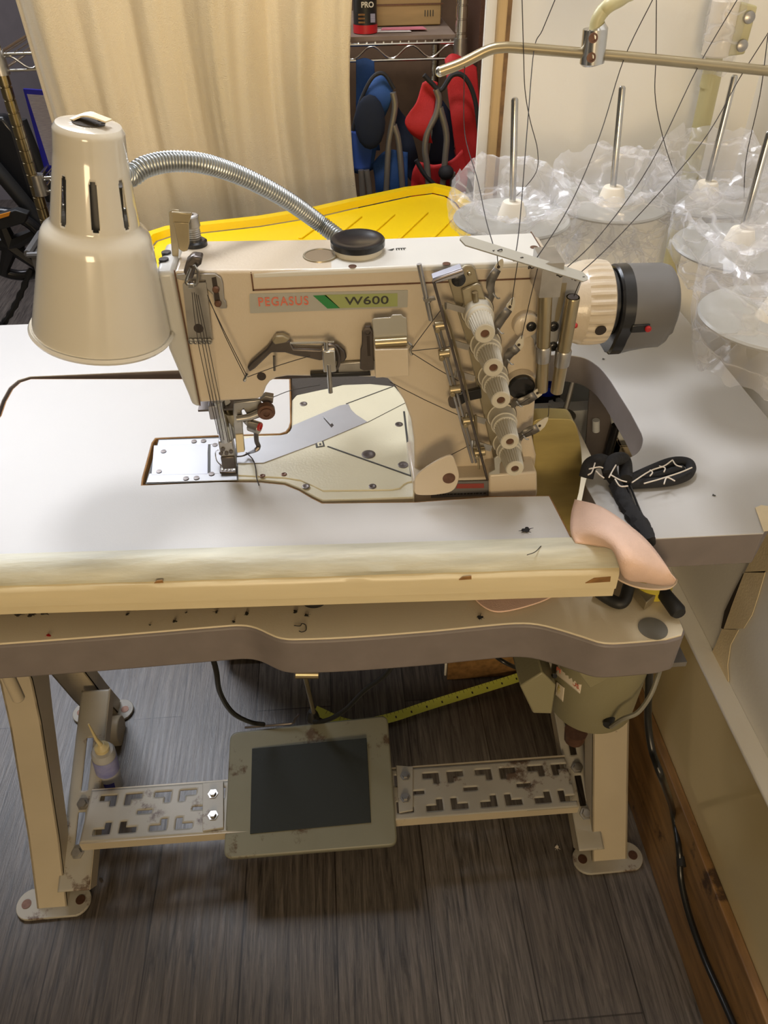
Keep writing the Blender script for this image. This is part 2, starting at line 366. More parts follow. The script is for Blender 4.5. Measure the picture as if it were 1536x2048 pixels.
# slotted cross bar
def barmask(nx,ny):
    holes=set()
    def L(i,j,dx,dy,n=7,m=3):
        for k in range(n):
            for w in range(m): holes.add((i+dx*k,j+dy*w)); 
        for k in range(n-2):
            for w in range(m): holes.add((i+dx*w,j+dy*k))
    step=24
    for s in range(4,nx-14,26):
        L(s+8,3,-1,1,8,3); L(s+13,3,1,1,8,3); L(s+8,ny-4,-1,-1,8,3); L(s+13,ny-4,1,-1,8,3)
        for k in range(7):
            for w in (0,1): holes.add((s+k+20,ny//2-1+w))
    return holes
c=.0036; nx=int(.84/c); ny=int(.094/c); HS=barmask(nx,ny)
cb=holed(nx,ny,c,lambda i,j:(i,j) in HS,(-.472,.653,.112),(1,-.004,0),(0,1,0),.0028,'cross_bar','worn_plate',st)
MB().box((-.472,.650,.092),(.368,.653,.113)).build('bar_flange','leg_paint',cb); MB().box((-.472,.746,.092),(.368,.749,.113)).build('bar_flange','leg_paint',cb)
# treadle
pc=[Zp(447,1718,.100),Zp(795,1690,.105),Zp(775,1430,.165),Zp(460,1465,.165)]
def rounded(pts,r=.012,n=5):
    out=[];k=len(pts)
    for i in range(k):
        p=pts[i];a=(pts[i-1]-p).normalized();b=(pts[(i+1)%k]-p).normalized();s=p+a*r;e=p+b*r
        for j in range(n+1):
            t=j/n; out.append(s*(1-t)**2+p*2*t*(1-t)+e*t*t)
    return out
nrm=(pc[1]-pc[0]).cross(pc[3]-pc[0]).normalized()
tr=MB().prism(rounded(pc,.014),-nrm*.020).build('treadle','treadle_paint',st,bevel=.003)
def lift(p): return (Zp(p[0],p[1],.13))
def onpl(px,py,h=0):
    d=fw+RT*((px-768)/F)-UP*((py-1024)/F); t=(pc[0]+nrm*h-EYE).dot(nrm)/d.dot(nrm); return EYE+d*t
MB().prism([onpl(x,y,.0012) for x,y in ((500,1668),(742,1645),(733,1476),(504,1497))],-nrm*.003).build('tread_mat','rubber_mat',tr,bevel=.0006)
MB().tube(cat([onpl(490,1455,-.004),onpl(560,1449,.004),onpl(585,1446,.004),onpl(590,1438,.012),onpl(598,1428,.014)],4),.0022,6).build('spring_catch','dark_steel',tr)
for px,py in ((1000,0),):
    pass
for a in (((405,1566),(447,1562),(447,1655),(405,1662)),((792,1530),(826,1533),(826,1620),(798,1625))):
    m=MB().prism([Zp(x,y,.117) for x,y in a],(0,0,-.004)); b=m.build('hinge_plate','worn_plate',st,bevel=.001)
    cx=sum(x for x,y in a)/4
    for yy in (a[0][1]+22,a[2][1]-24): 
        p=Zp(cx,yy,.117); MB().lathe(p,(0,0,1),[(0,.009),(.0015,.009),(.0016,.006),(.006,.0055)],6).build('bolt','dull_steel',b)
# treadle pull rod
rod=MB().tube([onpl(628,1428,.012),Yp(606,1335,.70),Yp(600,1290,.70)],.0035,8); rod.build('pull_rod','bronze_tube',st)
p=Yp(612,1345,.70); MB().cyl(p+V(-.016,0,0),p+V(.018,0,-.004),.008,12).build('rod_clamp','bronze_tube',st,bevel=.001)
MB().lathe(onpl(626,1436,.004),(0,0,1),[(0,.012),(.012,.010),(.022,.006)],14).build('rod_boot','black_rubber',tr)
# things under/at the left edge of the stand
MB().tube([Yp(-8,1300,.60),Yp(38,1398,.60)],.0075,12).build('pull_handle','leg_paint',st,bevel=.002)
m=MB().prism([Yp(85,1318,.60),Yp(135,1318,.60),Yp(120,1338,.60)],(0,.02,0)); m.build('corner_bracket','edge_grey',st)
MB().cyl(V(.299,.490,.7597),V(.299,.490,.7607),.0145,28).build('hole_cover','disc_grey',st)
m=MB().box((.30,.485,.702),(.345,.53,.709)); m.build('mounting_strip','dull_steel',st)
# knee pad under the table
# ============================================================ MOTOR
mo=thing('motor',(.29,.56,.478),'olive green drum shaped motor with red and white sticker hanging under the lower table','motor')
mc=Yp(1190,1402,.56); MC=V(mc.x,.575,0); Rm=.0535
zb=Yp(1200,1475,.575-Rm*.9).z+.004
MB().lathe((MC.x,MC.y,zb),(0,0,1),[(0,Rm-.016),(.004,Rm-.006),(.012,Rm),(.135,Rm+.003),(.17,Rm+.003)],56).build('motor_drum','motor_olive',mo)
def ondrum(px,py,off=.0004):
    d=fw+RT*((px-768)/F)-UP*((py-1024)/F); o=EYE-V(MC.x,MC.y,0); R=Rm+.0015+off
    A=d.x*d.x+d.y*d.y; B=2*(o.x*d.x+o.y*d.y); C=o.x*o.x+o.y*o.y-R*R; D=B*B-4*A*C
    if D<0: D=0
    return EYE+d*((-B-math.sqrt(D))/(2*A))
def drumpatch(quad,name,m,n=8):
    a,b,c_,d=[Vector((*q,0)) for q in quad]; rows=[]
    for i in range(n+1):
        l=a.lerp(d,i/n); r=b.lerp(c_,i/n); rows.append([ondrum(*(l.lerp(r,j/n)).xy) for j in range(n+1)])
    return MB().grid(rows).build(name,m,mo,solid=.0003)
s1=drumpatch([(1113,1322),(1164,1366),(1160,1388),(1108,1345)],'sticker','sticker_white')
a=ondrum(1116,1336);b=ondrum(1157,1372)
letters('PEGASUS.',.0098,None,0,0,'sign_red',s1,M=frameM((a+b)/2+V(-.3,-.95,0).normalized()*.0024,b-a,V(0,0,1)),sx=1,spacing=.95)
s2=drumpatch([(1112,1362),(1129,1376),(1126,1404),(1110,1388)],'sticker','sticker_white'); s2['label']='warning sticker with a yellow triangle'
drumpatch([(1117,1369),(1119,1370),(1125,1397),(1112,1386)],'warning_triangle','sticker_yellow',4)
m=MB().prism([Yp(1040,1373,.54),Yp(1085,1345,.54),Yp(1112,1372,.54),Yp(1104,1428,.54),Yp(1066,1427,.54)],(0,.05,0)); m.build('cable_guard','motor_olive',mo,bevel=.002)
m=MB().prism([Yp(1150,1335,.50),Yp(1240,1338,.50),Yp(1236,1348,.50),Yp(1180,1377,.50)],(0,.03,0)); m.build('mounting_bracket','motor_olive',mo,bevel=.001)
m=MB().prism([Yp(1240,1325,.56),Yp(1275,1330,.56),Yp(1268,1400,.56),Yp(1240,1400,.56)],(0,.06,0)).build('mounting_arm','leg_paint',mo,bevel=.002)
MB().cyl(ondrum(1228,1440)+V(0,.01,0),ondrum(1216,1442)+V(-.002,-.006,0),.006,12).build('cable_gland','black_rubber',mo)
p0=ondrum(1218,1442)
gc=cat([p0+V(0,-.008,0),Yp(1245,1438,.50),Yp(1275,1425,.50),Yp(1300,1392,.51),Yp(1315,1355,.52),Yp(1322,1330,.53),Yp(1325,1300,.54)],6)
tag(MB().tube(gc,.0028,8).build('motor_cable','cable_grey'),'thin grey cable curving from the motor drum up to the table','cable')
m=MB().lathe(Yp(1148,1478,.60)+V(0,0,-.01),(0,0,1),[(0,.004),(.01,.014),(.03,.016)],14); m.build('motor_shaft','rust_screw',mo)
# ============================================================ UPPER WORKTOP
wt=thing('raised_worktop',(.35,.80,.82),'white laminate worktop wrapped around the machine, grey edged, against the right wall','worktop')
zt=.86
def arc(c,r,a0,a1,n=7): return [V(c[0]+r*math.cos(a0+(a1-a0)*i/n),c[1]+r*math.sin(a0+(a1-a0)*i/n),zt) for i in range(n+1)]
cut=[Zp(1170,968,zt),Zp(1176,945,zt),Zp(1195,930,zt),Zp(1225,922,zt),Zp(1262,914,zt),Zp(1280,900,zt),Zp(1286,880,zt),Zp(1283,866,zt),Zp(1262,826,zt),Zp(1222,762,zt),Zp(1200,735,zt),Zp(1170,716,zt),Zp(1130,709,zt)]
cc=[cut[0],*cat(cut[1:8],4),cut[8],*cat(cut[9:],4)]
outer=[Zp(1200,1079,zt),Zp(1240,1081,zt),V(.392,.5135,zt),V(.484,.62,zt),V(.484,.985,zt),V(.478,1.0,zt),V(.463,1.012,zt),V(-.95,1.03,zt),V(-.95,.545,zt),V(-.41,.545,zt),V(-.41,.80,zt),*[Zp(x,y,zt) for x,y in ((-8,832),(4,800),(18,775),(36,760),(60,753))],V(.20,.872,zt),*reversed(cc)]
outer[0]=Zp(1232,1081,zt)
del outer[1]
MB().prism([p-V(0,0,.0012) for p in outer],(0,0,-.038)).build('worktop_board','edge_grey',wt,bevel=.0008)
MB().prism(outer,(0,0,-.0013)).build('laminate_top','laminate',wt,bevel=.0004)
ip=thing('machine_insert_board',(-.15,.62,.82),'white insert board around the sewing machine with a padded cream front band','worktop')
mcut=[Zp(1100,990,zt),Zp(980,992,zt),Zp(832,1003,zt),Zp(645,1005,zt),*[Zp(x,y,zt) for x,y in ((625,995),(600,980),(570,968),(520,963),(440,962))],Zp(285,969,zt),*[Zp(x,y,zt) for x,y in ((287,955),(306,885),(312,877))],Zp(430,872,zt),Zp(560,868,zt),*[Zp(x,y,zt) for x,y in ((573,864),(580,855),(583,843))],Zp(581,757,zt)]
inner=[Zp(1150,1086,zt)]+mcut+[*[Zp(x,y,zt) for x,y in ((62,757),(40,764),(24,778),(10,803),(0,832))],V(-.405,.78,zt),V(-.405,.553,zt)]
inner[-1]=Zp(-190,1121,zt); inner[-2]=Zp(-60,900,zt)
MB().prism([p-V(0,0,.0003) for p in inner],(0,0,-.038)).build('insert_core','chipboard',ip,bevel=.0006)
MB().prism(inset(inner,-.0015) if sum((inner[i-1].x*inner[i].y-inner[i].x*inner[i-1].y) for i in range(len(inner)))<0 else inset(inner,.0015),(0,0,-.0013)).build('laminate_top','laminate',ip,bevel=.0004)
# front band : padded tape profile
L0=Zp(-190,1133,zt); L1=Zp(1236,1091,zt); dirx=(L1-L0).normalized(); outn=V(dirx.y,-dirx.x,0)
def band(prof,name,m,n=60,wob=.0006,x0=0,x1=1):
    rows=[]
    for i in range(n+1):
        t=x0+(x1-x0)*i/n; b=L0.lerp(L1,t); row=[]
        for k,(o,z) in enumerate(prof):
            w=noise.noise(V(b.x*26,k*1.7,3.1))*wob
            row.append(b+outn*(o+w)+V(0,0,z+w*.6))
        rows.append(row)
    mm=MB().grid(rows,True); k=len(prof); mm.f+=[tuple(reversed(range(k))),tuple(range(n*k,(n+1)*k))]
    return mm.build(name,m,ip)
band([(-.012,.0012),(-.004,.0022),(.004,.0014),(.010,-.003),(.0145,-.010),(.015,-.014),(.012,-.016),(-.012,-.012)],'foam_padding','band_padding',90,.0013)
band([(.013,-.014),(.0165,-.016),(.0185,-.020),(.019,-.038),(.0160,-.0385),(.0158,-.051),(.006,-.052),(.006,-.016)],'front_band','cream_band',60,.0005)
for x,y,w,h in ((1200,1163,40,9),(935,1168,20,5),(312,1195,14,4)):
    zz=.86-.042; p=Yp(x,y,.488); b=L0.lerp(L1,(p.x-L0.x)/(L1.x-L0.x))+outn*.0193
    pts=[V(b.x-w/3400,b.y,p.z-h/2600),V(b.x+w/3400,b.y,p.z-h/2600),V(b.x+w/3600,b.y,p.z+h/2600),V(b.x-w/9000,b.y,p.z+h/3600)]
    MB().prism(pts,(0,.0012,0)).build('chipped_patch','chipboard',ip)
# frayed end of the band
m=MB()
e=L1+V(.002,0,0)
for k in range(9): m.ball(e+V(random.uniform(-.003,.004),random.uniform(-.016,.004),random.uniform(-.016,.0)),random.uniform(.002,.004),8)
m.build('frayed_end','band_padding',ip)
# black rubber foot under the insert board
m=MB().lathe(V(*Zp(629,1196,.762)),(0,0,1),[(0,.0145),(.002,.0155),(.006,.0155),(.0085,.013)],28); tag(m.build('rubber_ring','black_rubber'),'black rubber ring on the lower table, half hidden under the front band','ring')
# support bracket of the worktop seen through the gap
br=thing('support_bracket',(.36,.88,.50),'dark slotted steel bracket seen through the gap beside the handwheel','bracket')
def gap(pts,y): return PY(pts,y)
m=MB().prism(gap([(1180,775),(1215,800),(1225,860),(1218,900),(1195,985),(1165,985)],.86),(0,.004,0)); m.build('side_plate','edge_grey',br)
MB().tube([Yp(1192,840,.855),Yp(1192,862,.855)],.005,12).build('slot','bin_white',br)
MB().tube([Yp(1232,850,.85),Yp(1196,985,.85)],.006,10).build('bracket_post','black_plastic',br)
# ============================================================ SEWING MACHINE
sm=thing('sewing_machine',(.10,.66,.76),'cream industrial coverstitch sewing machine with five cream tension knobs, set into the white worktop','sewing machine')
YF=.627; D=.068
body=[(348,543),(1112,531),(1116,548),(1112,640),(1080,690),(1074,760),(1068,840),(1064,870),(1069,895),(1073,912),(1070,936),(1071,950),(980,955),(828,962),(829,930),(828,880),(822,840),(808,802),(790,772),(775,758),(752,755),(575,753),(552,757),(540,764),(532,775),(525,795),(515,799),(399,806)]
bd=MB().prism(PY(body,YF),(0,D,0)).build('arm_body','machine_paint',sm,bevel=.0028,seg=3)
# left end face cover
face=[(309,546),(347,543),(399,806),(401,817),(383,811),(377,793),(352,735),(337,700),(330,660),(318,600)]
fc=MB().prism(PY(face,YF-.0005),(0,D-.002,0)).build('face_cover','face_paint',sm,bevel=.004,seg=3)
m=MB(); a=PY([(347.2,541),(399.2,812)],YF-.0012); m.prism([a[0],a[0]+V(.0008,0,0),a[1]+V(.0008,0,0),a[1]],(0,.002,0)); 
# seams of the top cover
zt2=Yp(700,537,YF).z
tc_=PY([(500,539),(500,582),(1120,570)],YF-.0006)
m.box((tc_[0].x,YF-.0009,tc_[1].z),(tc_[0].x+.0012,YF+.002,zt2-.001)); m.box((tc_[0].x,YF-.0009,tc_[1].z),(tc_[2].x,YF+.002,tc_[1].z+.0012))
m.box((tc_[0].x,YF,zt2-.0005),(tc_[0].x+.0008,YF+D-.002,zt2+.0003))
xr=Zp(1068,476,zt2).x
m.prism([V(xr+.0,YF+D-.002,zt2-.0005),V(xr+.001,YF+D-.002,zt2-.0005),V(Zp(1100,528,zt2).x+.001,YF+.003,zt2-.0005),V(Zp(1100,528,zt2).x,YF+.003,zt2-.0005)],(0,0,.0009))
m.build('cover_seam','rust_screw',sm)
tcp=MB().box((tc_[0].x+.001,YF-.0003,zt2-.006),(tc_[2].x-.012,YF+D-.004,zt2+.0002)).build('top_cover','white_plastic',sm,bevel=.002)
def topdisc(px,py,r,h,name,mt,prof=None,par=sm,z=None):
    p=Zp(px,py,(z or zt2)+.0002); return MB().lathe(p,(0,0,1),prof or [(0,r),(h,r)],32).build(name,mt,par,bevel=.0003)
for px,py in ((512,537),(705,533),(893,528),(1068,495),(462,487)): topdisc(px,py,.0035,.0006,'cover_screw','rust_screw')
for px,py,mt in ((461,519,'glass_dark'),(640,513,'glass_brown')):
    w=topdisc(px,py,.0135,.001,'sight_window',mt); p=Zp(px,py,zt2)
    MB().lathe(p,(0,0,1),[(.0003,.0128),(.0016,.0132),(.0016,.0148),(.0003,.0152)],40,cap=False).build('window_rim','rust_screw' if mt=='glass_dark' else 'khaki_plate',w)
fcap=topdisc(716,503,.0215,.005,'filler_neck','knob_cream'); p=Zp(716,503,zt2)
MB().lathe(p,(0,0,1),[(.005,.0225),(.0058,.0238),(.0105,.0238),(.012,.0225),(.0122,.018),(.0112,.016)],48).build('oil_cap','black_plastic',fcap)
# maker's mark on the lid
m=MB(); q=Zp(775,500,zt2+.0004)
m.add([q,q+V(.006,.0035,0),q+V(.006,.0015,0),q+V(.004,-.002,0)],[(0,3,2,1)])
for k in range(4): m.box(q+V(.0075+k*.0022,-.0012,0),q+V(.0085+k*.0022,.0028,.0002))
m.box(q+V(.0075,.0024,0),q+V(.0165,.0031,.0002))
m.build('printed_mark','ink',sm)
# name plate
np_=MB().prism(rounded(PY([(499,587),(816,579.5),(815,614),(500,626)],YF),.0012,3),(0,-.0008,0)).build('name_plate','plate_silver',sm)
YN=YF-.0009
def on_plate(pts,name,mt): return MB().prism(PY(pts,YN),(0,-.0003,0)).build(name,mt,np_)
on_plate([(648,589.5),(795,586.5),(795,612.5),(679,616)],'olive_panel','olive_panel')
on_plate([(626,591),(652,590),(680,616),(655,617)],'green_stripe','sign_green')
def plate_text(t,a,b,h,mt,sx=1,spacing=1,bold=0):
    A=Yp(*a,YN-.0004);B=Yp(*b,YN-.0004); return letters(t,h,None,0,0,mt,np_,M=frameM((A+B)/2,B-A,V(0,0,1))@Matrix.Diagonal((sx,1,1,1)),spacing=spacing,bold=bold)
plate_text('PEGASUS',(515,605),(618,602),.0112,'sign_red',.86,1.16,.00015)
plate_text('W600',(690,603),(778,600.5),.0102,'ink',1.42,1.05,.00012)
# thread guides upper left -----------------------------------------------------
fg=plate([(337,424),(345,419),(358,420),(366,430),(360,445),(357,512),(352,522),(345,520),(343,500)],YF+.034,.0012,'finger_guard','khaki_plate',sm)
MB().prism([Yp(344,421,YF+.034),Yp(385,424,YF+.034),Yp(378,448,YF+.034),Yp(346,445,YF+.034)],(.0,-.004,0)).prism(PY([(347,444),(378,446),(379,487),(375,502),(366,504),(358,499)],YF+.029),(0,.0012,0)).build('guard_hood','bronze_tube',fg,bevel=.0008)
MB().box(Zp(318,531,zt2),Zp(343,524,zt2+.002)+V(0,0,.001)).build('guard_foot','dull_steel',fg,bevel=.0005)
for px,py in ((334,512),(329,526)): topdisc(px,py,.0042,.004,'guard_screw','black_plastic',z=zt2+.001)
p=Zp(392,497,zt2)
MB().lathe(p,(0,0,1),[(0,.0100),(.006,.0100),(.0075,.0085),(.008,.0062),(.010,.0064)]+[(.010+k*.0009,.0058+.0006*(k%2)) for k in range(10)]+[(.0195,.0065),(.020,.0072),(.0285,.0072),(.0295,.0062),(.0298,.003),(.027,.002)],28).build('pressure_screw','dull_steel',sm)
MB().lathe(p,(0,0,1),[(0,.0108),(.0066,.0108),(.008,.009)],28).build('lock_collar','black_plastic',sm)
lv=MB().prism(PY([(372,524),(384,512),(405,515),(402,530),(390,540),(385,560),(373,556),(366,545)],YF-.008),(0,.012,0)).build('take_up_lever','dark_steel',sm,bevel=.002)
m=MB().tube(cat(PY([(381,536),(372,566),(392,570),(396,545),(388,530)],YF-.013),4),.0012,6); m.build('lever_clip','steel',sm)
MB().box(Yp(376,562,YF-.012),Yp(389,577,YF-.018)).build('eyelet_block','steel',sm,bevel=.0006)
MB().prism(rounded(PY([(365,567),(412,565),(425,684),(378,688)],YF-.006),.0015,3),(0,.0012,0)).build('thread_plate','dull_steel',sm)
for k in range(5):
    q=Yp(382+k*9.2,682.5,YF-.0075); MB().lathe(q,(0,-1,0),[(0,.0026),(.001,.0026),(.0012,.0012),(.0004,.001)],12).build('eyelet','steel',sm)
MB().cyl(Yp(397,657,YF-.0064),Yp(397,657,YF-.0064)+V(0,.001,0),.0042,16).build('plate_hole','dark_hole',sm)
plate([(352,550),(366,548),(430,548),(442,556),(446,568),(448,600),(452,604),(454,617),(442,618),(430,610),(426,590),(413,578),(410,561),(400,560),(365,561),(353,558)],YF-.004,.0012,'guide_bracket','dull_steel',sm)
m=MB().prism(PY([(423,556),(432,554),(440,600),(439,612),(431,612),(428,590)],YF-.0045),(0,.0003,0)); m.build('bracket_slot','dark_hole',sm)
for px,py in ((432,578),(436,606)): MB().lathe(Yp(px,py,YF-.0046),(0,-1,0),[(0,.0030),(.002,.0030),(.003,.002)],14).build('guide_screw','rust_screw',sm)
# needle-thread lever ----------------------------------------------------------
yl=YF-.010
plate([(494,736),(500,727),(533,698),(546,680),(580,682),(588,698),(640,700),(655,690),(676,690),(690,702),(694,716),(688,725),(672,724),(664,716),(640,722),(612,716),(590,712),(570,706),(543,706),(510,738),(499,745)],yl,.006,'looper_lever','dark_steel',sm,.0015)
plate([(544,683),(551,673),(566,672),(580,679),(572,686),(550,690)],yl-.001,.007,'lever_clamp','khaki_plate',sm,.001)
m=MB().tube(PY([(580,686),(668,684)],yl-.003),.0011,6).tube(PY([(494,748),(489,758)],yl-.002),.0013,6).tube(PY([(548,712),(549,741)],yl),.0013,6).ball(Yp(489,760,yl-.002),.0017,8); m.build('guide_wire','steel',sm)
MB().box(Yp(644,703,yl-.013),Yp(672,732,yl-.002)).build('rod_clamp','steel',sm,bevel=.001)
MB().tube(PY([(652,683),(653,720)],yl-.010),.0021,10).tube(PY([(657,728),(661,785)],yl-.012),.0021,10).build('tension_rod','steel',sm)
MB().tube(cat(PY([(652,690),(668,692),(677,712),(676,732),(664,742),(648,738)],yl-.004),4),.0016,8).build('clamp_hook','dark_steel',sm)
plate([(676,727),(760,722),(760,738),(730,744),(676,746)],yl+.004,.003,'slide_bar','dull_steel',sm)
plate([(620,748),(740,744),(742,752),(622,756)],yl+.002,.006,'lower_rail','black_plastic',sm)
plate([(724,664),(730,653),(742,652),(746,664),(748,740),(728,742),(720,738),(721,700),(724,690)],yl+.001,.003,'slotted_bracket','dark_steel',sm)
m=MB().prism(PY([(733,668),(739,668),(741,712),(735,712)],yl+.0008),(0,.0003,0)); m.build('bracket_slot','dark_hole',sm)
MB().lathe(Yp(735,661,yl),(0,-1,0),[(0,.0042),(.003,.0042),(.0032,.0025),(.002,.0023)],6).build('bracket_screw','dark_steel',sm)
plate([(744,640),(749,637),(781,635),(784,630),(803,629),(807,634),(813,636),(816,690),(812,700),(750,702)],yl-.004,.0012,'cover_back','plate_silver',sm)
q0=Yp(750,686,yl-.006);q1=Yp(813,682,yl-.006); MB().cyl(q0,q1,.0042,16).build('cover_hinge','bronze_tube',sm)
cvx=MB().prism(rounded(PY([(749,700),(816,698),(818,752),(751,756)],yl-.012),.001,3),(0,.010,0)).build('thread_cover','machine_paint',sm,bevel=.0006)
MB().tube(cat(PY([(816,685),(824,692),(820,700),(824,710)],yl-.006),3),.0011,6).build('cover_eyelet','steel',sm)
for px,py,r in ((523,753,.0042),(1034,555,.0001)):
    if r>.001: MB().cyl(Yp(px,py,YF-.0004),Yp(px,py,YF-.0004)+V(0,.002,0),r,18).build('plug_hole','dark_hole',sm)
# lower arm lever and presser mechanism ---------------------------------------
yn=.648
nb=MB().cyl(Yp(436,800,yn),Yp(452,880,yn),.0062,20).cyl(Yp(449,805,yn+.006),Yp(464,872,yn+.006),.0058,18).build('needle_bar','steel',sm)
MB().box(Yp(415,813,yn-.006),Yp(449,823,yn+.008)).build('bar_bushing','lavender_metal',sm,bevel=.001)
MB().box(Yp(400,806,yn+.012),Yp(520,814,yn-.004)).build('arm_underside','dark_steel',sm)
MB().lathe(Yp(466,822,yn),(.15,0,-1),[(0,.008),(.010,.008),(.014,.006),(.020,.0045)],16).build('bar_boss','bronze_tube',sm)
nc=MB().box(Yp(436,884,yn-.004),Yp(474,912,yn+.008)).build('needle_clamp','dull_steel',sm,bevel=.0012)
for px,py in ((446,898),(453,906),(462,903),(442,906)): MB().lathe(Yp(px,py,yn-.0042),(0,-1,0),[(0,.0021),(.0012,.0021),(.0013,.001)],10).build('clamp_screw','dark_steel',sm)
for k in range(3): MB().cyl(Yp(444+k*7,911,yn-.002),Yp(447+k*7,940,yn-.002),.0006,6).build('needle','steel',nc)
m=MB().prism(PY([(467,806),(520,800),(525,812),(524,826),(512,838),(492,840),(494,812+18),(487,818),(483,822),(486,862),(490,902),(474,905),(468,862),(466,830)],yn-.008),(0,.003,0)); m.build('presser_bracket','dull_steel',sm,bevel=.0008)
plate([(471,870),(486,869),(489,904),(474,906)],yn-.0095,.002,'finger_plate','cream_band',sm)
MB().tube(PY([(474,838),(500,834),(530,822)],yn-.012),[.0032,.0036,.0042],10).build('spreader_arm','dull_steel',sm)
MB().lathe(Yp(532,818,yn-.010),(.1,-1,-.1),[(0,.0085),(.006,.0085),(.0065,.006),(.008,.006),(.0082,.003),(.007,.003)],22).build('pivot_screw','rust_screw',sm)
plate([(519,800),(530,792),(547,795),(546,806),(535,812)],yn-.006,.008,'spreader_head','dull_steel',sm)
MB().tube(PY([(492,838),(505,852)],yn-.008),.0042,10).lathe(Yp(503,851,yn-.012),(.8,-.4,-.1),[(-.002,.0062),(.009,.0062),(.0095,.004)],16).build('spreader_clamp','dull_steel',sm,bevel=.0004)
MB().lathe(Yp(518,853,yn-.017),(.8,-.4,-.1),[(0,.0042),(.002,.0042),(.0021,.0025),(.001,.0025)],14).build('clamp_screw','red_plastic',sm)
MB().tube(cat([*PY([(512,862),(513,882),(517,893),(512,900)],yn-.014),Zp(498,906,.868),Zp(485,912,.867),Zp(470,913,.866)],4),[.0024]*12+[.0022,.002,.0018,.0016,.0014,.0012,.001,.0009,.0008,.0008,.0008,.0008,.0008][:13],8).build('spreader_hook','dark_steel',sm)
# presser foot
pf=MB().box(Yp(441,915,yn-.006),Yp(474,926,yn+.004)).build('presser_foot','dark_steel',sm,bevel=.001)
z0=.8625
fpts=[Zp(440,930,z0),Zp(473,927,z0),Zp(473,947,z0),Zp(440,948,z0)]
MB().prism(fpts,(0,0,.0022)).build('foot_sole','dark_steel',pf,bevel=.0008)
for k in range(4):
    x=443+k*7.6; MB().prism([Zp(x,932,z0+.0024),Zp(x+4.6,932,z0+.0024),Zp(x+4.6,941,z0+.0024),Zp(x,941,z0+.0024)],(0,0,.0004)).build('foot_slot','plate_silver',pf)
MB().tube(cat([Yp(436,900,yn-.006),Zp(431,905,.874),Zp(434,922,.868),Zp(446,934,.866)],5),.0006,5).build('wire_guard','steel',sm)
# machine bed -------------------------------------------------------------------
zb_=.8606
bedpx=[(290,968),(317,879),(430,874),(560,870),(572,868),(583,858),(584,800),(592,790),(640,780),(686,769),(740,767),(790,772),(812,800),(826,850),(829,905),(829,995),(645,1001),(626,992),(600,977),(570,965),(520,960),(440,960)]
MB().prism(PZ(bedpx,zb_-.0012),(0,0,-.05)).build('machine_bed','bed_paint',sm,bevel=.0015)
bed2=[(486,930),(527,928),(640,895),(735,860),(826,800),(828,850),(829,905),(828,966),(800,974),(795,982),(780,984),(645,985),(626,977),(600,966),(570,956),(520,952),(486,954)]
MB().prism(PZ([(474,950),(474,872),(560,870),(575,868),(585,856),(586,800),(594,790),(640,780),(686,771),(740,769),(788,774),(810,800),(824,850),(827,905),(826,962),(816,964),(808,968),(800,976),(782,979),(645,981),(628,972),(600,960),(570,955)],zb_),(0,0,-.0018)).build('bed_plate','bed_paint',sm,bevel=.0006)
zgap=MB(); zgap.prism(PZ([(291,968),(317,879),(476,873),(476,961)],zb_),(0,0,.0002)); zgap.prism(inset(PZ([(474,918),(478,882),(500,876),(560,872),(578,868),(586,852),(680,812),(697,809),(702,820),(712,830),(735,845),(640,885),(527,927),(486,928),(474,928)],zb_),-.0005),(0,0,.0002)); zgap.build('plate_gap','ink',sm)
def zpl(pts,name,mt,h=.0007,z=zb_,b=.0003): return MB().prism(PZ(pts,z),(0,0,h)).build(name,mt,sm,bevel=b)
zpl([(474,918),(478,882),(500,876),(560,872),(578,868),(586,852),(680,812),(697,809),(702,820),(712,830),(735,845),(640,885),(527,927),(486,928),(474,928)],'cloth_plate','satin_plate',.0010)
zpl([(293,966),(299,948),(474,947),(474,961)],'front_rail','satin_plate')
zpl([(318,881),(473,876),(473,888),(315,892)],'rear_rail','satin_plate')
zpl([(308,892),(417,889),(416,905),(416,949),(303,951)],'slide_plate','lavender_metal',.0008)
zpl([(421,890),(472,888),(472,947),(421,949)],'needle_plate','satin_plate',.0009)
zpl([(647,838),(652,835),(668,852),(663,857)],'plate_slot','dark_hole',.0012)
zpl([(646,835),(650,834),(665,849),(661,852)],'plate_tab','satin_plate',.0022)
for px,py in ((388,883),(407,882),(430,890),(327,903),(318,943),(372,957),(393,956),(423,948)): 
    MB().lathe(Zp(px,py,zb_+.0009),(0,0,1),[(0,.003),(.0006,.003),(.0007,.0015)],16).build('plate_screw','dark_steel',sm)
for px,py,r in ((607,808,.0045),(798,849,.0045),(737,909,.0075),(806,930,.0055),(525,952,.003),(568,949,.003),(612,973,.004),(745,973,.004)): 
    MB().lathe(Zp(px,py,zb_),(0,0,1),[(0,r),(.0005,r),(.0008,r*.7),(.0004,r*.4)],18).build('bed_screw','dark_steel' if r>.0035 else 'rust_screw',sm)
m=MB()
def groove(a,b,w=.0009): 
    A=Zp(*a,zb_+.0001);B=Zp(*b,zb_+.0001);t=(B-A).normalized();n=V(-t.y,t.x,0)*w*.5; m.prism([A-n,B-n,B+n,A+n],(0,0,.0004))
groove((692,808),(786,773),.0011); groove((735,845),(822,800),.0005); groove((655,893),(822,952),.0018); groove((808,823),(823,953),.0022)
m.build('plate_groove','ink',sm)
zpl([(630,883),(646,880),(650,893),(632,896)],'printed_square','ink',.0006)
m=MB(); q=Zp(634,893,zb_+.0007); m.prism(PZ([(634,885),(644,883),(646,891),(636,893)],zb_+.0007),(0,0,.0002)); m.build('printed_square_fill','bed_paint',sm)
m=MB(); m.prism(PZ([(638,887),(642,886),(643,890),(639,891)],zb_+.001),(0,0,.0001)); m.build('printed_dot','ink',sm)
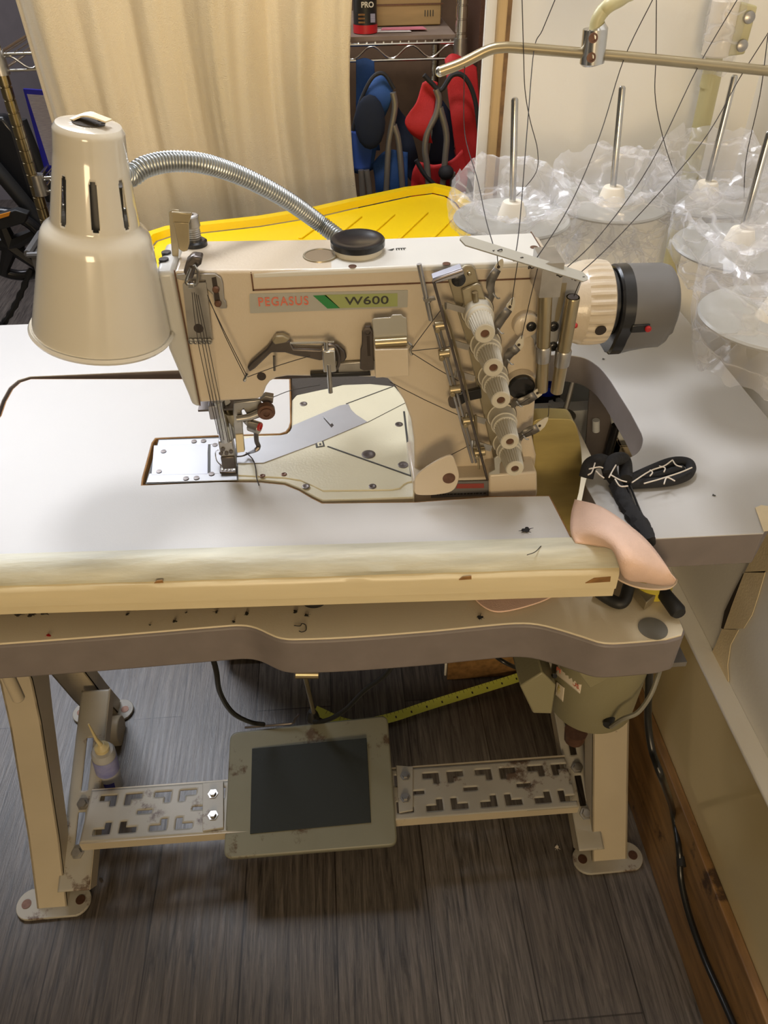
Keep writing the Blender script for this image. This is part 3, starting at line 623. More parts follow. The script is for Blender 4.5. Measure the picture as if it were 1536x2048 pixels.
# dark cavity behind the bed and black casting
MB().prism(PZ([(584,757),(800,748),(812,775),(790,772),(686,769),(640,780),(592,790),(584,800)],.852),(0,0,-.006)).build('rear_casting','felt_dark',sm)
# column foot, base and plate ---------------------------------------------------
yb=.600
MB().prism(PY([(826,962),(980,955),(982,992),(1073,990),(1075,1010),(828,1020)],yb+.006),(0,.07,0)).build('base_casting','machine_paint',sm,bevel=.002)
MB().prism(PY([(978,950),(1074,944),(1075,985),(1072,1000),(978,1002)],yb),(0,.06,0)).build('base_block','machine_paint',sm,bevel=.002)
rp=MB().prism(PY([(905,964),(977,962),(977,991),(862,996),(862,985)],yb+.003),(0,.001,0)).build('rating_plate','cap_grey',sm)
MB().prism(PY([(915,968),(968,967),(968,976),(912,977)],yb+.0025),(0,.0003,0)).build('red_line','red_dim',rp)
# printed small words on the rating plate, unreadable strokes
m=MB(); random.seed(3); x=874
while x<970:
    w=random.uniform(2,6); m.prism(PY([(x,988.2-.03*(x-874)),(x+w,988-.03*(x-874)),(x+w,990.5-.03*(x-874)),(x,990.7-.03*(x-874))],yb+.0026),(0,.0002,0)); x+=w+random.uniform(1,3)
m.build('small_print','ink',rp)
# round guard
pts=[(829,966),(835,948)]+[(0,0)]*0
gp=cat([Yp(x,y,.586) for x,y in ((829,972),(833,952),(862,929),(900,911),(912,928),(918,950),(914,970),(903,983),(880,989),(850,991),(831,988))],4,True)
gd=MB().prism(gp,(0,.0025,0)).build('round_guard','machine_paint',sm,bevel=.0008)
MB().cyl(Yp(898,957,.5855),Yp(898,957,.5855)+V(0,.0015,0),.0062,20).build('guard_hole','rust_screw',gd)
# tension assembly --------------------------------------------------------------
yk=.618
plate([(896,560),(932,531),(944,531),(951,540),(956,560),(1000,700),(1050,930),(1010,950),(990,930),(935,690),(905,590)],yk,.004,'tension_plate','khaki_plate',sm,.001)
plate([(923,580),(955,567),(963,572),(972,600),(975,640),(938,640),(928,610)],yk-.004,.003,'tension_cover','khaki_plate',sm,.001)
MB().lathe(Yp(938,546,yk),(0,-1,0),[(0,.0018),(.002,.0018),(.003,.001)],10).build('rivet','bronze_tube',sm)
MB().tube(cat(PY([(950,585),(951,600),(956,612)],yk-.008),3),.0026,8).build('cover_tab','bronze_tube',sm)
plate([(865,557),(924,536),(929,548),(908,557),(870,567)],yk-.012,.010,'hood_plate','lavender_metal',sm)
MB().lathe(Yp(916,556,yk-.002),(0,-1,0),[(0,.006),(.004,.006),(.005,.004)],18).build('hood_screw','black_plastic',sm)
K=[(960,625,970,668),(977,702,987,736),(990,773,1002,801),(1006,848,1020,884),(1018,905,1030,938)]
for i,(bx,by,fx,fy) in enumerate(K):
    tip=Yp(fx,fy,.572); ax=V(-.02,-1,.02).normalized(); base=tip-ax*.046
    s=1.0
    kb=MB().lathe(base,ax,[(0,.0138),(.0018,.0140),(.0019,.0128),(.0135,.0122),(.0140,.0127),(.0155,.0127),(.0162,.0117),(.0205,.0112),(.0215,.0100)],40).build('tension_base','knob_cream',sm)
    MB().lathe(base-ax*.001,ax,[(0,.0148),(.0012,.0148)],36).build('tension_disc','dark_steel',kb)
    n=104
    MB().lathe(base+ax*.0165,ax,[(.0030,.0106),(.0035,.0105),(.0265,.0090),(.0285,.0086),(.0295,.0078),(.0296,.0038),(.0275,.0034),(.0275,.0005)],n,rim=lambda i,j:(1-.085*(j%4 in(0,1))) if 1<=i<=2 else 1).build('tension_knob','knob_cream',sm,ang=25)
    MB().cyl(base+ax*.0442,base+ax*.0446,.0036,16).build('knob_screw','rust_screw',sm)
    # left lug of the tension
    lx,ly=[(890,606),(899,680),(910,742),(932,828),(944,882)][i]
    m=MB().prism(PY([(lx,ly),(lx+2,ly+11),(lx+37,ly+21),(lx+41,ly+10),(lx+4,ly-1)],yk-.010),(0,.0012,0)); o=m.build('tension_lug','dull_steel',sm)
    m=MB().tube(PY([(lx+1,ly-2),(lx,ly+12)],yk-.012),.0013,6); m.build('lug_pin','steel',sm)
# twisted thread guides
G=[[(1003,522),(993,542),(978,566),(984,590),(978,610)],[(1026,600),(1016,622),(1000,640),(992,660),(990,676)],[(1044,676),(1034,698),(1018,706),(1012,722),(1008,740)],[(1087,776),(1068,792),(1050,802),(1030,806),(1018,822)],[(1093,838),(1073,858),(1058,862),(1042,872),(1034,888)]]
for g in G:
    pts=[V(a,b,0) for a,b in g]; u=(pts[0]-pts[1]).normalized(); w=V(-u.y,u.x,0)
    tipb=pts[1]+u*2; L=(pts[0]-tipb).length+5
    leaf=[tipb+w*8,tipb+w*8.5+u*L*.4,tipb+w*4+u*L*.85,tipb+u*L,tipb-w*3.5+u*L*.85,tipb-w*7+u*L*.35,tipb-w*7]
    lo=MB().prism(PY([(p.x,p.y) for p in leaf],yk-.008),(0,.0009,0)).build('guide_tip','knob_cream',sm)
    MB().cyl(Yp(tipb.x+u.x*7,tipb.y+u.y*7,yk-.0083),Yp(tipb.x+u.x*7,tipb.y+u.y*7,yk-.0083)-V(0,.0003,0),.0014,10).build('tip_hole','dark_hole',lo)
    # folded steel strip below the tip, facets turned in and out
    path=[pts[1]+u*4,pts[1].lerp(pts[2],.35),pts[1].lerp(pts[2],.75),pts[2].lerp(pts[3],.4),pts[3],pts[4]]
    ys_=[yk-.008,yk-.010,yk-.003,yk-.005,yk-.002,yk+.001]; hw_=[7.5,8.5,9,8,6,4]
    rows=[]
    for k,p in enumerate(path):
        t=(path[min(k+1,5)]-path[max(k-1,0)]).normalized(); n_=V(-t.y,t.x,0)*hw_[k]
        rows.append([Yp(p.x-n_.x,p.y-n_.y,ys_[k]+(.0025 if k%2 else -.001)),Yp(p.x+n_.x,p.y+n_.y,ys_[k]-(.0015 if k%2 else 0))])
    MB().grid(rows).build('thread_guide','guide_steel',sm,solid=.0008,ang=10)
    MB().tube(cat(PY([(g[3][0]+2,g[3][1]-4),(g[3][0]+10,g[3][1]+6),(g[3][0]+16,g[3][1]+6)],yk-.010),3),.0008,6).build('guide_hook','steel',sm)
# thread regulating rods in front of the column
yr=.606
MB().tube(PY([(838,528),(862,640)],yr),.0021,10).build('guide_rod','dull_steel',sm)
m=MB().tube(PY([(868,650),(945,925)],yr),.0013,8).tube(PY([(877,650),(952,925)],yr),.0013,8); m.build('regulator_rod','dull_steel',sm)
m=MB().tube(cat(PY([(925,541),(871,560),(869,568),(872,580)],yr-.008),3)+PY([(905,700),(975,960)],yr-.008),.0013,8); m.build('long_wire','dark_steel',sm)
m=MB().tube(PY([(884,612),(902,660),(925,750)],yr-.002),.0012,6).tube(PY([(925,744),(967,930)],yr-.002),.0011,6).tube(PY([(951,830),(958,938)],yr-.002),.0011,6); m.build('guide_wire','bronze_tube',sm)
for x,y in ((869,652),(877,708),(899,780),(925,842),(948,905)):
    A=Yp(x,y,yr-.001);B=Yp(x+22,y-3,yr-.001); MB().cyl(A,B,.0042,12).lathe(Yp(x+6,y+8,yr-.004),(0,-1,0),[(0,.0025),(.002,.0025)],10).build('guide_block','bronze_tube',sm,bevel=.0005)
MB().lathe(Yp(855,601,yr),(.1,0,1),[(-.0005,.0035),(.0010,.0035)],12).prism(PY([(846,599),(870,595),(872,600),(850,605)],yr-.004),(0,.004,0)).build('rod_clip','steel',sm)
plate([(905,790),(925,786),(962,777),(964,797),(935,803),(915,815),(903,810)],yr+.004,.005,'lever_arm','black_plastic',sm,.001)
MB().cyl(Yp(910,806,yr),Yp(910,806,yr)+V(0,.006,0),.006,16).build('lever_pivot','dark_steel',sm)
MB().lathe(Yp(1040,768,YF),(0,-1,-.1),[(-.001,.0165),(.006,.0158),(.0065,.0135)],32).build('cam_boss','machine_paint',sm)
MB().lathe(Yp(1042,771,YF-.007),(0,-1,-.1),[(0,.0125),(.004,.0125),(.005,.0115)],28).build('cam_disc','black_plastic',sm)
plate([(988,917),(995,912),(1005,915),(1000,930),(1000,955),(978,958),(977,947),(990,940)],yb+.001,.002,'lower_bracket','plate_silver',sm)
MB().lathe(Yp(1050,645,YF),(0,-1,0),[(-.001,.0125),(.008,.0115),(.0095,.009)],28).build('side_boss','machine_paint',sm)
# right side bracket with two tubes
yt=.604
plate([(1098,545),(1166,558),(1152,600),(1140,640),(1118,680),(1108,700),(1105,690),(1098,700),(1088,704),(1084,720),(1070,712),(1068,680),(1060,672),(1048,670),(1052,655),(1075,640),(1094,600)],yt+.014,.003,'tube_bracket','satin_plate',sm,.001)
plate([(1124,566),(1134,566),(1128,600),(1118,640),(1108,650),(1112,620)],yt+.0138,.0003,'bracket_slot','khaki_plate',sm,0)
for x,y in ((1062,652),(1107,652),(1106,692)): MB().lathe(Yp(x,y,yt+.014),(0,-1,0),[(0,.0045),(.002,.0045),(.003,.0035),(.0032,.002),(.002,.002)],18).build('bracket_screw','black_plastic',sm)
for a,b in (((1091,578),(1083,780)),((1146,594),(1113,783))):
    A=Yp(*a,yt);B=Yp(*b,yt+.010); u=B-A
    o=MB().lathe(A,u,[(0,.0058),(.001,.0062),(u.length,.0058)],20,cap=False).lathe(A,u,[(.0,.0046),(.02,.0046)],16,cap=True).build('thread_tube','bronze_tube',sm)
    MB().lathe(A,u,[(-.0002,.0045),(.001,.0044)],16).build('tube_bore','dark_hole',o)
    MB().lathe(A+u*.53,u,[(0,.0068),(.0015,.0074),(.016,.0072)],20).build('tube_collar','dull_steel',o)
# guide bar above
A=Yp(920,478,.585);B=Yp(1175,557,.585)
gb=MB().ribbon([A,A.lerp(B,.04),A.lerp(B,.5),A.lerp(B,.96),B],[.002,.0105,.0105,.0105,.003],V(0,1,.45),.0012).build('guide_bar','plate_silver',sm)
MB().tube(cat([Yp(1102,545,.60),Yp(1098,520,.606),Yp(1094,560,.612),Yp(1100,570,.615)],3),.0014,6).build('bar_wire','dark_steel',sm)
MB().box(Yp(1094,527,.586)+V(-.003,0,0),Yp(1100,560,.62)).build('bar_post','dull_steel',sm)
# handwheel and positioner -------------------------------------------------------
yw=.662; wz=1.030; x0=.178
MB().lathe((x0,yw,wz),(1,0,0),[(0,.030),(.018,.031),(.030,.034),(.046,.0365),(.050,.038)],56).build('bearing_housing','machine_paint',sm)
xh=.228
def flute(i,j): return 1-.04*((j//2)%2) if 1<=i<=3 else 1
hw=MB().lathe((xh,yw,wz),(1,0,0),[(0,.0375),(.003,.0385),(.012,.039),(.020,.0385),(.0235,.0375),(.0255,.034),(.0256,.02)],112,rim=flute).build('handwheel','machine_paint',sm,ang=20)
MB().lathe((xh+.012,yw-.0374,wz-.0095),(0,-1,-.25),[(0,.0052),(.0006,.0052)],18).build('wheel_hole','dark_hole',hw)
MB().ball((xh-.012,yw-.0368,wz-.004),.0024,10).build('red_dot','red_plastic',hw)
MB().lathe((xh+.024,yw,wz),(1,0,0),[(0,.030),(.006,.030),(.0065,.027),(.009,.027),(.0095,.033),(.018,.034)],48).build('black_ring','black_plastic',sm)
yc,zc=yw,wz-.002; xa=xh+.031; pts=[]
def capring(x,s=1,drop=1):
    out=[]
    for k in range(40):
        q=2*PI*k/40; y=math.cos(q)*.036*s; z=math.sin(q)*.036*s
        if z<-.012: z=max(z*1.45,-.046*drop); y*=.86 if z<-.02 else 1
        out.append(V(x,yc+y,zc+z))
    return out
m=MB().grid([capring(xa,.95),capring(xa+.002,1),capring(xa+.012,1.01),capring(xa+.012,1.0)],True); m.f+=[tuple(range(40)),tuple(reversed(range(120,160)))]; m.build('positioner_ring','black_plastic',sm)
m=MB().grid([capring(xa+.012,1.0),capring(xa+.046,.98,.8),capring(xa+.052,.93,.7),capring(xa+.055,.82,.62)],True); m.f+=[tuple(range(40)),tuple(reversed(range(120,160)))]; pcp=m.build('positioner_cap','cap_grey',sm,bevel=0)
MB().box((xa+.010,yc-.0372,zc-.012),(xa+.027,yc-.033,zc-.004)).build('cap_clip','black_plastic',pcp,bevel=.001)
MB().lathe((xa+.025,yc-.037,zc-.008),(0,-1,0),[(0,.003),(.002,.003),(.003,.002)],12).build('cap_button','red_plastic',pcp)
# belt cover ---------------------------------------------------------------------
bc=cat(PY([(1066,845),(1080,838),(1130,838),(1146,842),(1155,860),(1162,895),(1164,935),(1158,985),(1148,1020),(1145,1060),(1142,1066)],.640),3)+PY([(1080,1066),(1066,960)],.640)
o=MB().prism(bc,(0,.020,0)).build('belt_cover','brass_cover',sm,bevel=.006,seg=3)
# ============================================================ LAMP
la=thing('work_lamp',(.012,.728,1.028),'cream enamel bell shaped work lamp on a ribbed steel gooseneck','lamp')
yl_=.62
T0=Yp(177,248,yl_);T1=Yp(206,662,yl_+.0)
axl=(T1-T0); Ls=axl.length; axl.normalize()
k=Ls
print('SHADE LENGTH',Ls)
prof=[(0,.0),(0,.016),(.0008,.0225),(.0035,.0245),(.02,.0255),(Ls*.25,.0285),(Ls*.43,.0325),(Ls*.445,.0345),(Ls*.465,.0385),(Ls*.485,.0405),(Ls*.51,.0418),(Ls*.75,.0485),(Ls*.95,.0545),(Ls-.003,.0556)]
# dense profile so the slots can be cut out of it
dp=[]
for a,b in zip(prof,prof[1:]):
    n=max(1,int((b[0]-a[0])/.0018))
    for i in range(n): dp.append((a[0]+(b[0]-a[0])*i/n,a[1]+(b[1]-a[1])*i/n))
dp.append(prof[-1])
NS=240
aa=V(1,0,0); aa=(aa-axl*aa.dot(axl)).normalized(); bb=axl.cross(aa)
tocam=(EYE-T0); tocam-=axl*tocam.dot(axl); qc=math.atan2(tocam.dot(bb),tocam.dot(aa))
def slot(i,j):
    t=dp[i][0]
    a0,a1=Ls*.185,Ls*.405
    if not a0<t<a1: return False
    e=min(t-a0,a1-t)/.0042; lim=.095*(1 if e>=1 else math.sqrt(max(0,1-(1-e)**2)))
    q=(2*PI*(j+.5)/NS-qc+PI/2/4*0)%(2*PI)
    for c_ in range(8):
        d=abs((q-c_*2*PI/8+PI)%(2*PI)-PI)
        if d<lim: return True
    return False
sh=MB().lathe(T0,axl,dp,NS,cap=False,skip=slot).build('lamp_shade','lamp_enamel',la,solid=.0014)
MB().lathe(T0,axl,[(Ls-.003,.0556),(Ls-.0045,.0576),(Ls-.002,.0590),(Ls+.0005,.0576),(Ls-.001,.0556)],72,cap=False).build('rolled_rim','lamp_enamel',sh)
MB().lathe(T0,axl,[(.012,.0205),(.10,.0225)],24).build('lamp_socket','cap_grey',la)
MB().lathe(T0,axl,[(.10,.014),(.12,.024),(.14,.028),(.16,.024),(.172,.012),(.175,.002)],24).build('light_bulb','paper',la)
m=MB(); m.ribbon(cat([T0-axl*.0022+V(*p) for p in ((-.012,0,.001),(-.004,.004,.003),(.004,-.002,.004),(.016,-.006,.0008))],3),.010,V(0,1,0),.001); m.build('tape_scrap','masking_tape',sh)
m=MB().lathe(T0-axl*.0009+V(0,0,0),-axl,[(.0002,.0115),(.0005,.0115)],28)  # flat dark disc paints the shade in the top gap; balls are dust
for k in range(9):
    q=random.uniform(0,6.28); r=random.uniform(.009,.014); m.ball(T0-axl*.0006+V(r*math.cos(q),r*math.sin(q)*.8,.0),.0012,6,(1.6,1,.4))
m.build('gap_shade_dust','felt_dark',sh)
gpath=[T0+axl*Ls*.22+V(.020,0,0),Yp(262,352,yl_+.01),Yp(290,334,yl_+.02),Yp(340,323,yl_+.035),Yp(400,326,yl_+.05),Yp(460,343,yl_+.07),Yp(520,370,yl_+.085),Yp(580,404,yl_+.10),Yp(640,447,yl_+.115),Yp(690,486,.722),Yp(706,506,.726),V(.012,.728,1.045)]
P=cat(gpath,24); R=[.0082 if (i%2) else .0071 for i in range(len(P))]
# resample evenly so the ribs are even
def resample(P,step):
    out=[P[0]];acc=0
    for a,b in zip(P,P[1:]):
        L=(b-a).length
        while acc+L>=step and L>0:
            t=(step-acc)/L; a=a.lerp(b,t); out.append(a.copy()); L=(b-a).length; acc=0
        acc+=L
    return out
P=resample(P,.0007); R=[[.0068,.0078,.0082,.0078][i%4] for i in range(len(P))]
MB().tube(P,R,14).build('gooseneck','gooseneck_steel',la,ang=80)
MB().lathe((.012,.728,1.028),(0,0,1),[(0,.012),(.018,.012),(.022,.009)],24).box((-.002,.6955,1.026),(.026,.728,1.040)).build('lamp_base','dull_steel',la)
MB().lathe(gpath[0]+V(-.004,0,0),V(1,0,.25),[(0,.010),(.008,.010)],18).build('neck_nut','dull_steel',la)
# ============================================================ THREAD STAND
ts=thing('thread_stand',(.465,.99,.86),'beige pole thread stand with steel spindles on round cone trays behind the handwheel','thread stand')
PX0=V(.462,.988,.861)
ptop=Yp(1425,-60,.985)
MB().tube([PX0,V(.456,.987,1.16)],.0105,20).tube([V(.454,.987,1.14),V(.450,.985,1.40)],.0095,20).build('pole','pole_paint',ts)
MB().lathe(PX0,(0,0,1),[(-.001,.021),(.003,.021),(.005,.014),(.012,.013)],28).build('pole_flange','pole_paint',ts)
cj=MB().lathe(V(.453,.985,1.172),V(-.02,0,1),[(0,.0135),(.002,.0155),(.054,.0155),(.056,.0135)],24).build('pole_joint','cone_plastic',ts)
MB().prism([V(.462,.974,1.173),V(.480,.968,1.176),V(.481,.968,1.222),V(.463,.974,1.226)],(0,.010,0)).build('joint_ear','pole_paint',cj,bevel=.002)
for z in (1.185,1.212): MB().lathe(V(.4735,.967,z),(0,-1,0.1),[(0,.0065),(.002,.006),(.0035,.003)],16).build('joint_screw','dull_steel',cj)
o=MB().lathe(V(.456,.983,1.155),V(-.02,0,1),[(0,.014),(.012,.019),(.05,.022),(.078,.019),(.09,.0145)],22,cap=False)
o.v=[p+V(noise.noise(p*90),noise.noise(p*90+V(5,0,0)),noise.noise(p*90+V(0,7,0)))*.003 for p in o.v]
tag(o.build('plastic_wrap','clear_film'),'clear film wrapped around the joint of the beige stand pole','plastic wrap')
# spindles
TR=[(1025,405,1030,195),(1225,375,1245,172),(1413,365,1470,150),(1482,460,1540,262),(1560,600,1640,380)]
zd=1.046; SP=[]
for i,(bx,by,tx,ty) in enumerate(TR):
    c_=Zp(bx,by+12,zd+.012); c_.z=zd; top=Yp(tx,ty,c_.y); h=top.z
    SP.append(c_)
    d=MB().lathe(c_,(0,0,1),[(0,.058),(-.0012,.0625),(.001,.064),(.0028,.0625),(.0015,.058),(.0018,.012)],56).build('cone_tray','disc_plastic',ts)
    MB().lathe(c_,(0,0,1),[(.001,.017),(.003,.016),(.018,.0115),(.0195,.0105),(.0197,.004)],28).build('cone_holder','cone_plastic',ts)
    t_=V(top.x,c_.y,h); MB().tube([c_+V(0,0,.01),t_-V(0,0,.002),t_],[.0036,.0036,.0024],12).build('spindle','steel',ts)
# tray arms
ctr=V(.457,.985,1.02)
for i,c_ in enumerate(SP):
    MB().tube([ctr,V(c_.x,c_.y,1.036)],.0045,10).build('tray_arm','pole_paint',ts)
# thread rail
ya=.80
A=[Yp(880,143,ya),Yp(925,126,ya),Yp(975,101,ya),Yp(1005,95,ya),Yp(1040,96,ya),Yp(1187,108,ya),Yp(1300,118,ya),Yp(1420,130,ya),Yp(1600,148,ya)]
MB().tube(cat(A,5),.0046,14).build('thread_rail','bronze_tube',ts)
MB().ball(A[0],.0047,12).build('rail_tip','steel',ts)
cl=MB().tube([Yp(1190,54,ya-.001),Yp(1191,57,ya-.001),Yp(1184,126,ya-.001),Yp(1184,129,ya-.001)],[.009,.0112,.0112,.009],24).build('rail_clamp','steel',ts)
for x,y in ((1186,76),(1182,115)): 
    p=Yp(x,y,ya-.0115); MB().lathe(p,(0,-1,.15),[(0,.0042),(.0012,.0042),(.0013,.0028),(.0002,.0026)],16).build('clamp_screw','rust_screw',cl)
MB().tube(cat([Yp(1191,60,ya),Yp(1196,38,ya),Yp(1206,22,ya),Yp(1222,8,ya),Yp(1250,-8,ya+.02),Yp(1300,-50,ya+.10),V(.452,.985,1.36)],6),.0062,14).build('rail_arm','pole_paint',ts)
# clear bags tucked round the trays
def bag(c_,seed,hback,hfront,tail,label,asym=0,name='plastic_bag'):
    random.seed(seed); rows=[]; n=56
    prof=[(0.030,-.008-tail*.2),(.052,-.012-tail*.7),(.060,-.010-tail*.35),(.0690,-.002),(.0705,.004),(.0705,.009),(.070,.014),(.068,.019),(.062,.0215),(.052,.018),(.042,.010),(.030,.006),(.016,.005)]
    sd=V(seed*3.1,seed*1.7,0)
    for i,(r,z) in enumerate(prof):
        row=[]
        for j in range(n):
            q=2*PI*j/n; w=.5+.5*math.sin(q+asym)     # towards the back = higher
            up_=max(0,z)/.0215; h=z+(hfront+(hback-hfront)*w)*up_ if z>0 else z
            p=V(r*math.cos(q),r*math.sin(q),h)
            k1=noise.noise(V(math.cos(q)*2.2,math.sin(q)*2.2,i*.22)+sd); k2=abs(noise.noise(V(math.cos(q)*6,math.sin(q)*6,i*.5)+sd)); k3=abs(noise.noise(V(math.cos(q)*14,math.sin(q)*14,i*.9)+sd))
            am=min(1,i/3) if i<3 else 1
            rr=1+am*(.07*k1-.08*k2+.04*k3); p.x*=rr;p.y*=rr
            p.z+=am*(.008*k1+.012*k2*up_-.002*k3)+(-.020*tail/.03*max(0,k1+.3) if i<3 else 0)
            if p.y+c_.y>1.022: p.y=1.022-c_.y
            row.append(c_+p)
        rows.append(row)
    return tag(MB().grid(rows,True).build(name,'clear_film',None,ang=16),label,'plastic bag','crumpled clear bags around the cone trays')
bag(SP[0],1,.026,.000,.0,'crumpled clear bag on the leftmost cone tray, above the machine top')
bag(SP[1],2,.024,.004,.065,'clear bag on the second cone tray from the left, hanging down behind the handwheel')
bag(SP[2],3,.042,.004,.010,'tall clear bag on the cone tray in front of the beige pole')
bag(SP[3],4,.018,.002,.020,'clear bag on the right cone tray nearest the handwheel cap')
bag(SP[4],5,.040,.030,.040,'loose clear bag cut by the right edge of the picture, lowest of them')
# ============================================================ THREADS
def thr(pts,label,r=.00045,n=6):
    return tag(MB().tube(cat(pts,n),r,5).build('thread','thread'),label,'thread','black threads')
yg=.588
ups=[[(988,497,yg),(972,440,.66),(955,360,.72),(930,270,.78),(928,170,.795),(930,128,.797)],
[(1030,513,yg),(1040,440,.64),(1055,250,.72),(1068,100,.797),(1085,60,.80),(1112,-5,.80)],
[(1065,528,yg),(1140,410,.65),(1200,270,.74),(1248,118,.797),(1310,-10,.80)],
[(1122,545,yg),(1200,470,.64),(1300,330,.72),(1395,136,.797),(1480,-10,.80)],
[(1153,552,yg),(1240,470,.64),(1400,290,.74),(1480,155,.797),(1540,60,.80)]]
nm=['black thread from the guide bar towards the left tip of the thread rail','second black thread from the left, guide bar up past the steel rail','black thread from the middle of the guide bar crossing between the two left bags','black thread slanting up in front of the second bag to the pole joint','black thread slanting up to the right, lowest across the bags']
for g,l in zip(ups,nm): thr([Yp(g[0][0]+14,g[0][1]+9,yg-.001),Yp(g[0][0]+16,g[0][1]+2,yg-.003),Yp(g[0][0]+8,g[0][1]+4,yg-.004),Yp(g[0][0]-2,g[0][1]+9,yg-.003),Yp(g[0][0]-6,g[0][1]+2,yg-.002)]+[Yp(*p) for p in g],l)
thr([Yp(1044,-5,.80),Yp(1047,100,.795),Yp(1050,180,.80),Yp(1060,240,.82),Yp(1075,300,.85),Yp(1072,345,.87),Yp(1040,385,.88),Yp(1022,400,.88),Yp(1008,412,.86)],'thread looping down onto the leftmost cone holder')
thr([Yp(1313,-5,.80),Yp(1312,110,.80),Yp(1311,200,.82),Yp(1330,290,.86),Yp(1356,366,.90)],'thread dropping from above into the third bag')
thr([Yp(1536,70,.80),Yp(1520,190,.80),Yp(1492,320,.82),Yp(1488,410,.88)],'thread dropping at the far right of the rail to the fourth cone tray')
dn=[[(994,505,.586),(995,518,.60),(997,534,.612)],[(1036,520,.586),(1030,560,.60),(1022,618,.612)],[(1076,534,.586),(1060,600,.60),(1040,690,.612)]]
for g,l in zip(dn,['short thread between guide bar and topmost twisted guide','thread from guide bar down to the second twisted guide','thread from guide bar down to the third twisted guide']): thr([Yp(*p) for p in g],l,.0004)
thr([Yp(1082,780,.612),Yp(1078,790,.612),Yp(1060,796,.61),Yp(1035,812,.606)],'thread from the left brass tube to the fourth twisted guide',.0004)
thr([Yp(1098,812,.612),Yp(1094,838,.612),Yp(1070,856,.61),Yp(1035,878,.606)],'thread from the right brass tube to the lowest twisted guide',.0004)
thr([Yp(1103,545,yg),Yp(1101,560,.595),Yp(1093,577,.603)],'thread entering the left brass tube',.0004)
thr([Yp(1163,557,yg),Yp(1155,575,.595),Yp(1148,592,.603)],'thread entering the right brass tube',.0004)
ye=.612
for g,l in ((((822,700),(850,662),(884,617)),'thread from the hinged cover up to the top tension'),(((822,702),(860,698),(905,693)),'level thread from the hinged cover to the second tension'),(((822,705),(870,735),(917,762)),'thread from the hinged cover down to the third tension'),(((780,764),(850,800),(934,838)),'thread from the arm corner down to the fourth tension'),(((902,910),(925,898),(950,885)),'short thread leaving the round guard'),
 (((415,590),(450,672),(492,757)),'left one of the slanting threads on the face of the arm'),(((418,600),(453,672),(494,752)),'right one of the slanting threads on the face of the arm'),(((495,754),(560,730),(620,712)),'thread running along the dark lever')):
    thr([Yp(x,y,ye) for x,y in g],l,.00038,2)
for k,(a,b,c_) in enumerate((((384,585),(397,690),(436,868)),((388,585),(405,690),(441,876)),((392,588),(411,690),(448,880)),((396,590),(417,690),(456,884)))):
    thr([Yp(*a,.608),Yp(*b,.612),Yp(*c_,.636)],['leftmost','second from left','third from left','rightmost'][k]+' of the four needle threads down the arm face',.00035,2)
thr([Yp(547,794,.64),Yp(585,780,.70),Yp(640,770,.74)],'thread running back from the spreader under the arm',.0004)
thr([Zp(492,905,.866),Zp(505,918,.863),Zp(511,935,.8625),Zp(513,955,.8625),Zp(518,971,.863)],'loose thread tail lying over the front of the bed',.0006)
# ============================================================ BACKGROUND: SHELF RACK, CURTAIN, CHAIRS, TOTE
rk=thing('wire_shelving_unit',(-.18,2.05,0),'chrome wire shelving rack with ringed posts behind the curtain','shelf')
yr0=1.90; zs=Yp(820,100,yr0).z; xl=Yp(5,150,yr0).x; xrr=Yp(922,60,yr0).x
for nm_,x,y in (('post',xl,yr0),('post',xrr,yr0),('post',xl,yr0+.40),('post',xrr,yr0+.40)):
    m=MB(); pr=[]; z=0
    while z<1.44: pr+=[(z,.0125),(z+.021,.0125),(z+.022,.0108),(z+.024,.0108),(z+.025,.0125)]; z+=.0254
    m.lathe((x,y,0),(0,0,1),pr,16); m.build(nm_,'brassy_post' if x<0 else 'chrome',rk)
def wshelf(z,x0,x1,board=None):
    m=MB()
    for y in (yr0,yr0+.40):
        m.tube([V(x0,y,z+.012),V(x1,y,z+.012)],.0032,8); m.tube([V(x0,y,z-.018),V(x1,y,z-.018)],.0028,8)
        n=int((x1-x0)/.0085); pts=[V(x0+(x1-x0)*i/n,y,z-.003+.012*math.sin(i/n*(x1-x0)/.085*2*PI)) for i in range(n+1)]; m.tube(pts,.0022,6)
    for x in (x0,x1): m.tube([V(x,yr0,z+.012),V(x,yr0+.40,z+.012)],.0032,8); m.tube([V(x,yr0,z-.018),V(x,yr0+.40,z-.018)],.0028,8)
    x=x0+.02
    while x<x1: m.tube([V(x,yr0,z+.016),V(x,yr0+.40,z+.016)],.0017,5); x+=.018
    o=m.build('wire_shelf','chrome',rk)
    for x in (x0,x1):
        MB().lathe((x,yr0,z-.025),(0,0,1),[(0,.017),(.045,.015)],16).build('shelf_collar','dull_steel',o)
    if board: MB().box((board,yr0+.012,z+.017),(x1-.01,yr0+.39,z+.025)).build('shelf_liner','shelf_board',o)
wshelf(zs,xl,xrr,-.1)
z2=Yp(90,372,yr0).z; wshelf(z2+.006,xl+.01,-.12)
wshelf(1.40,xl,xrr)
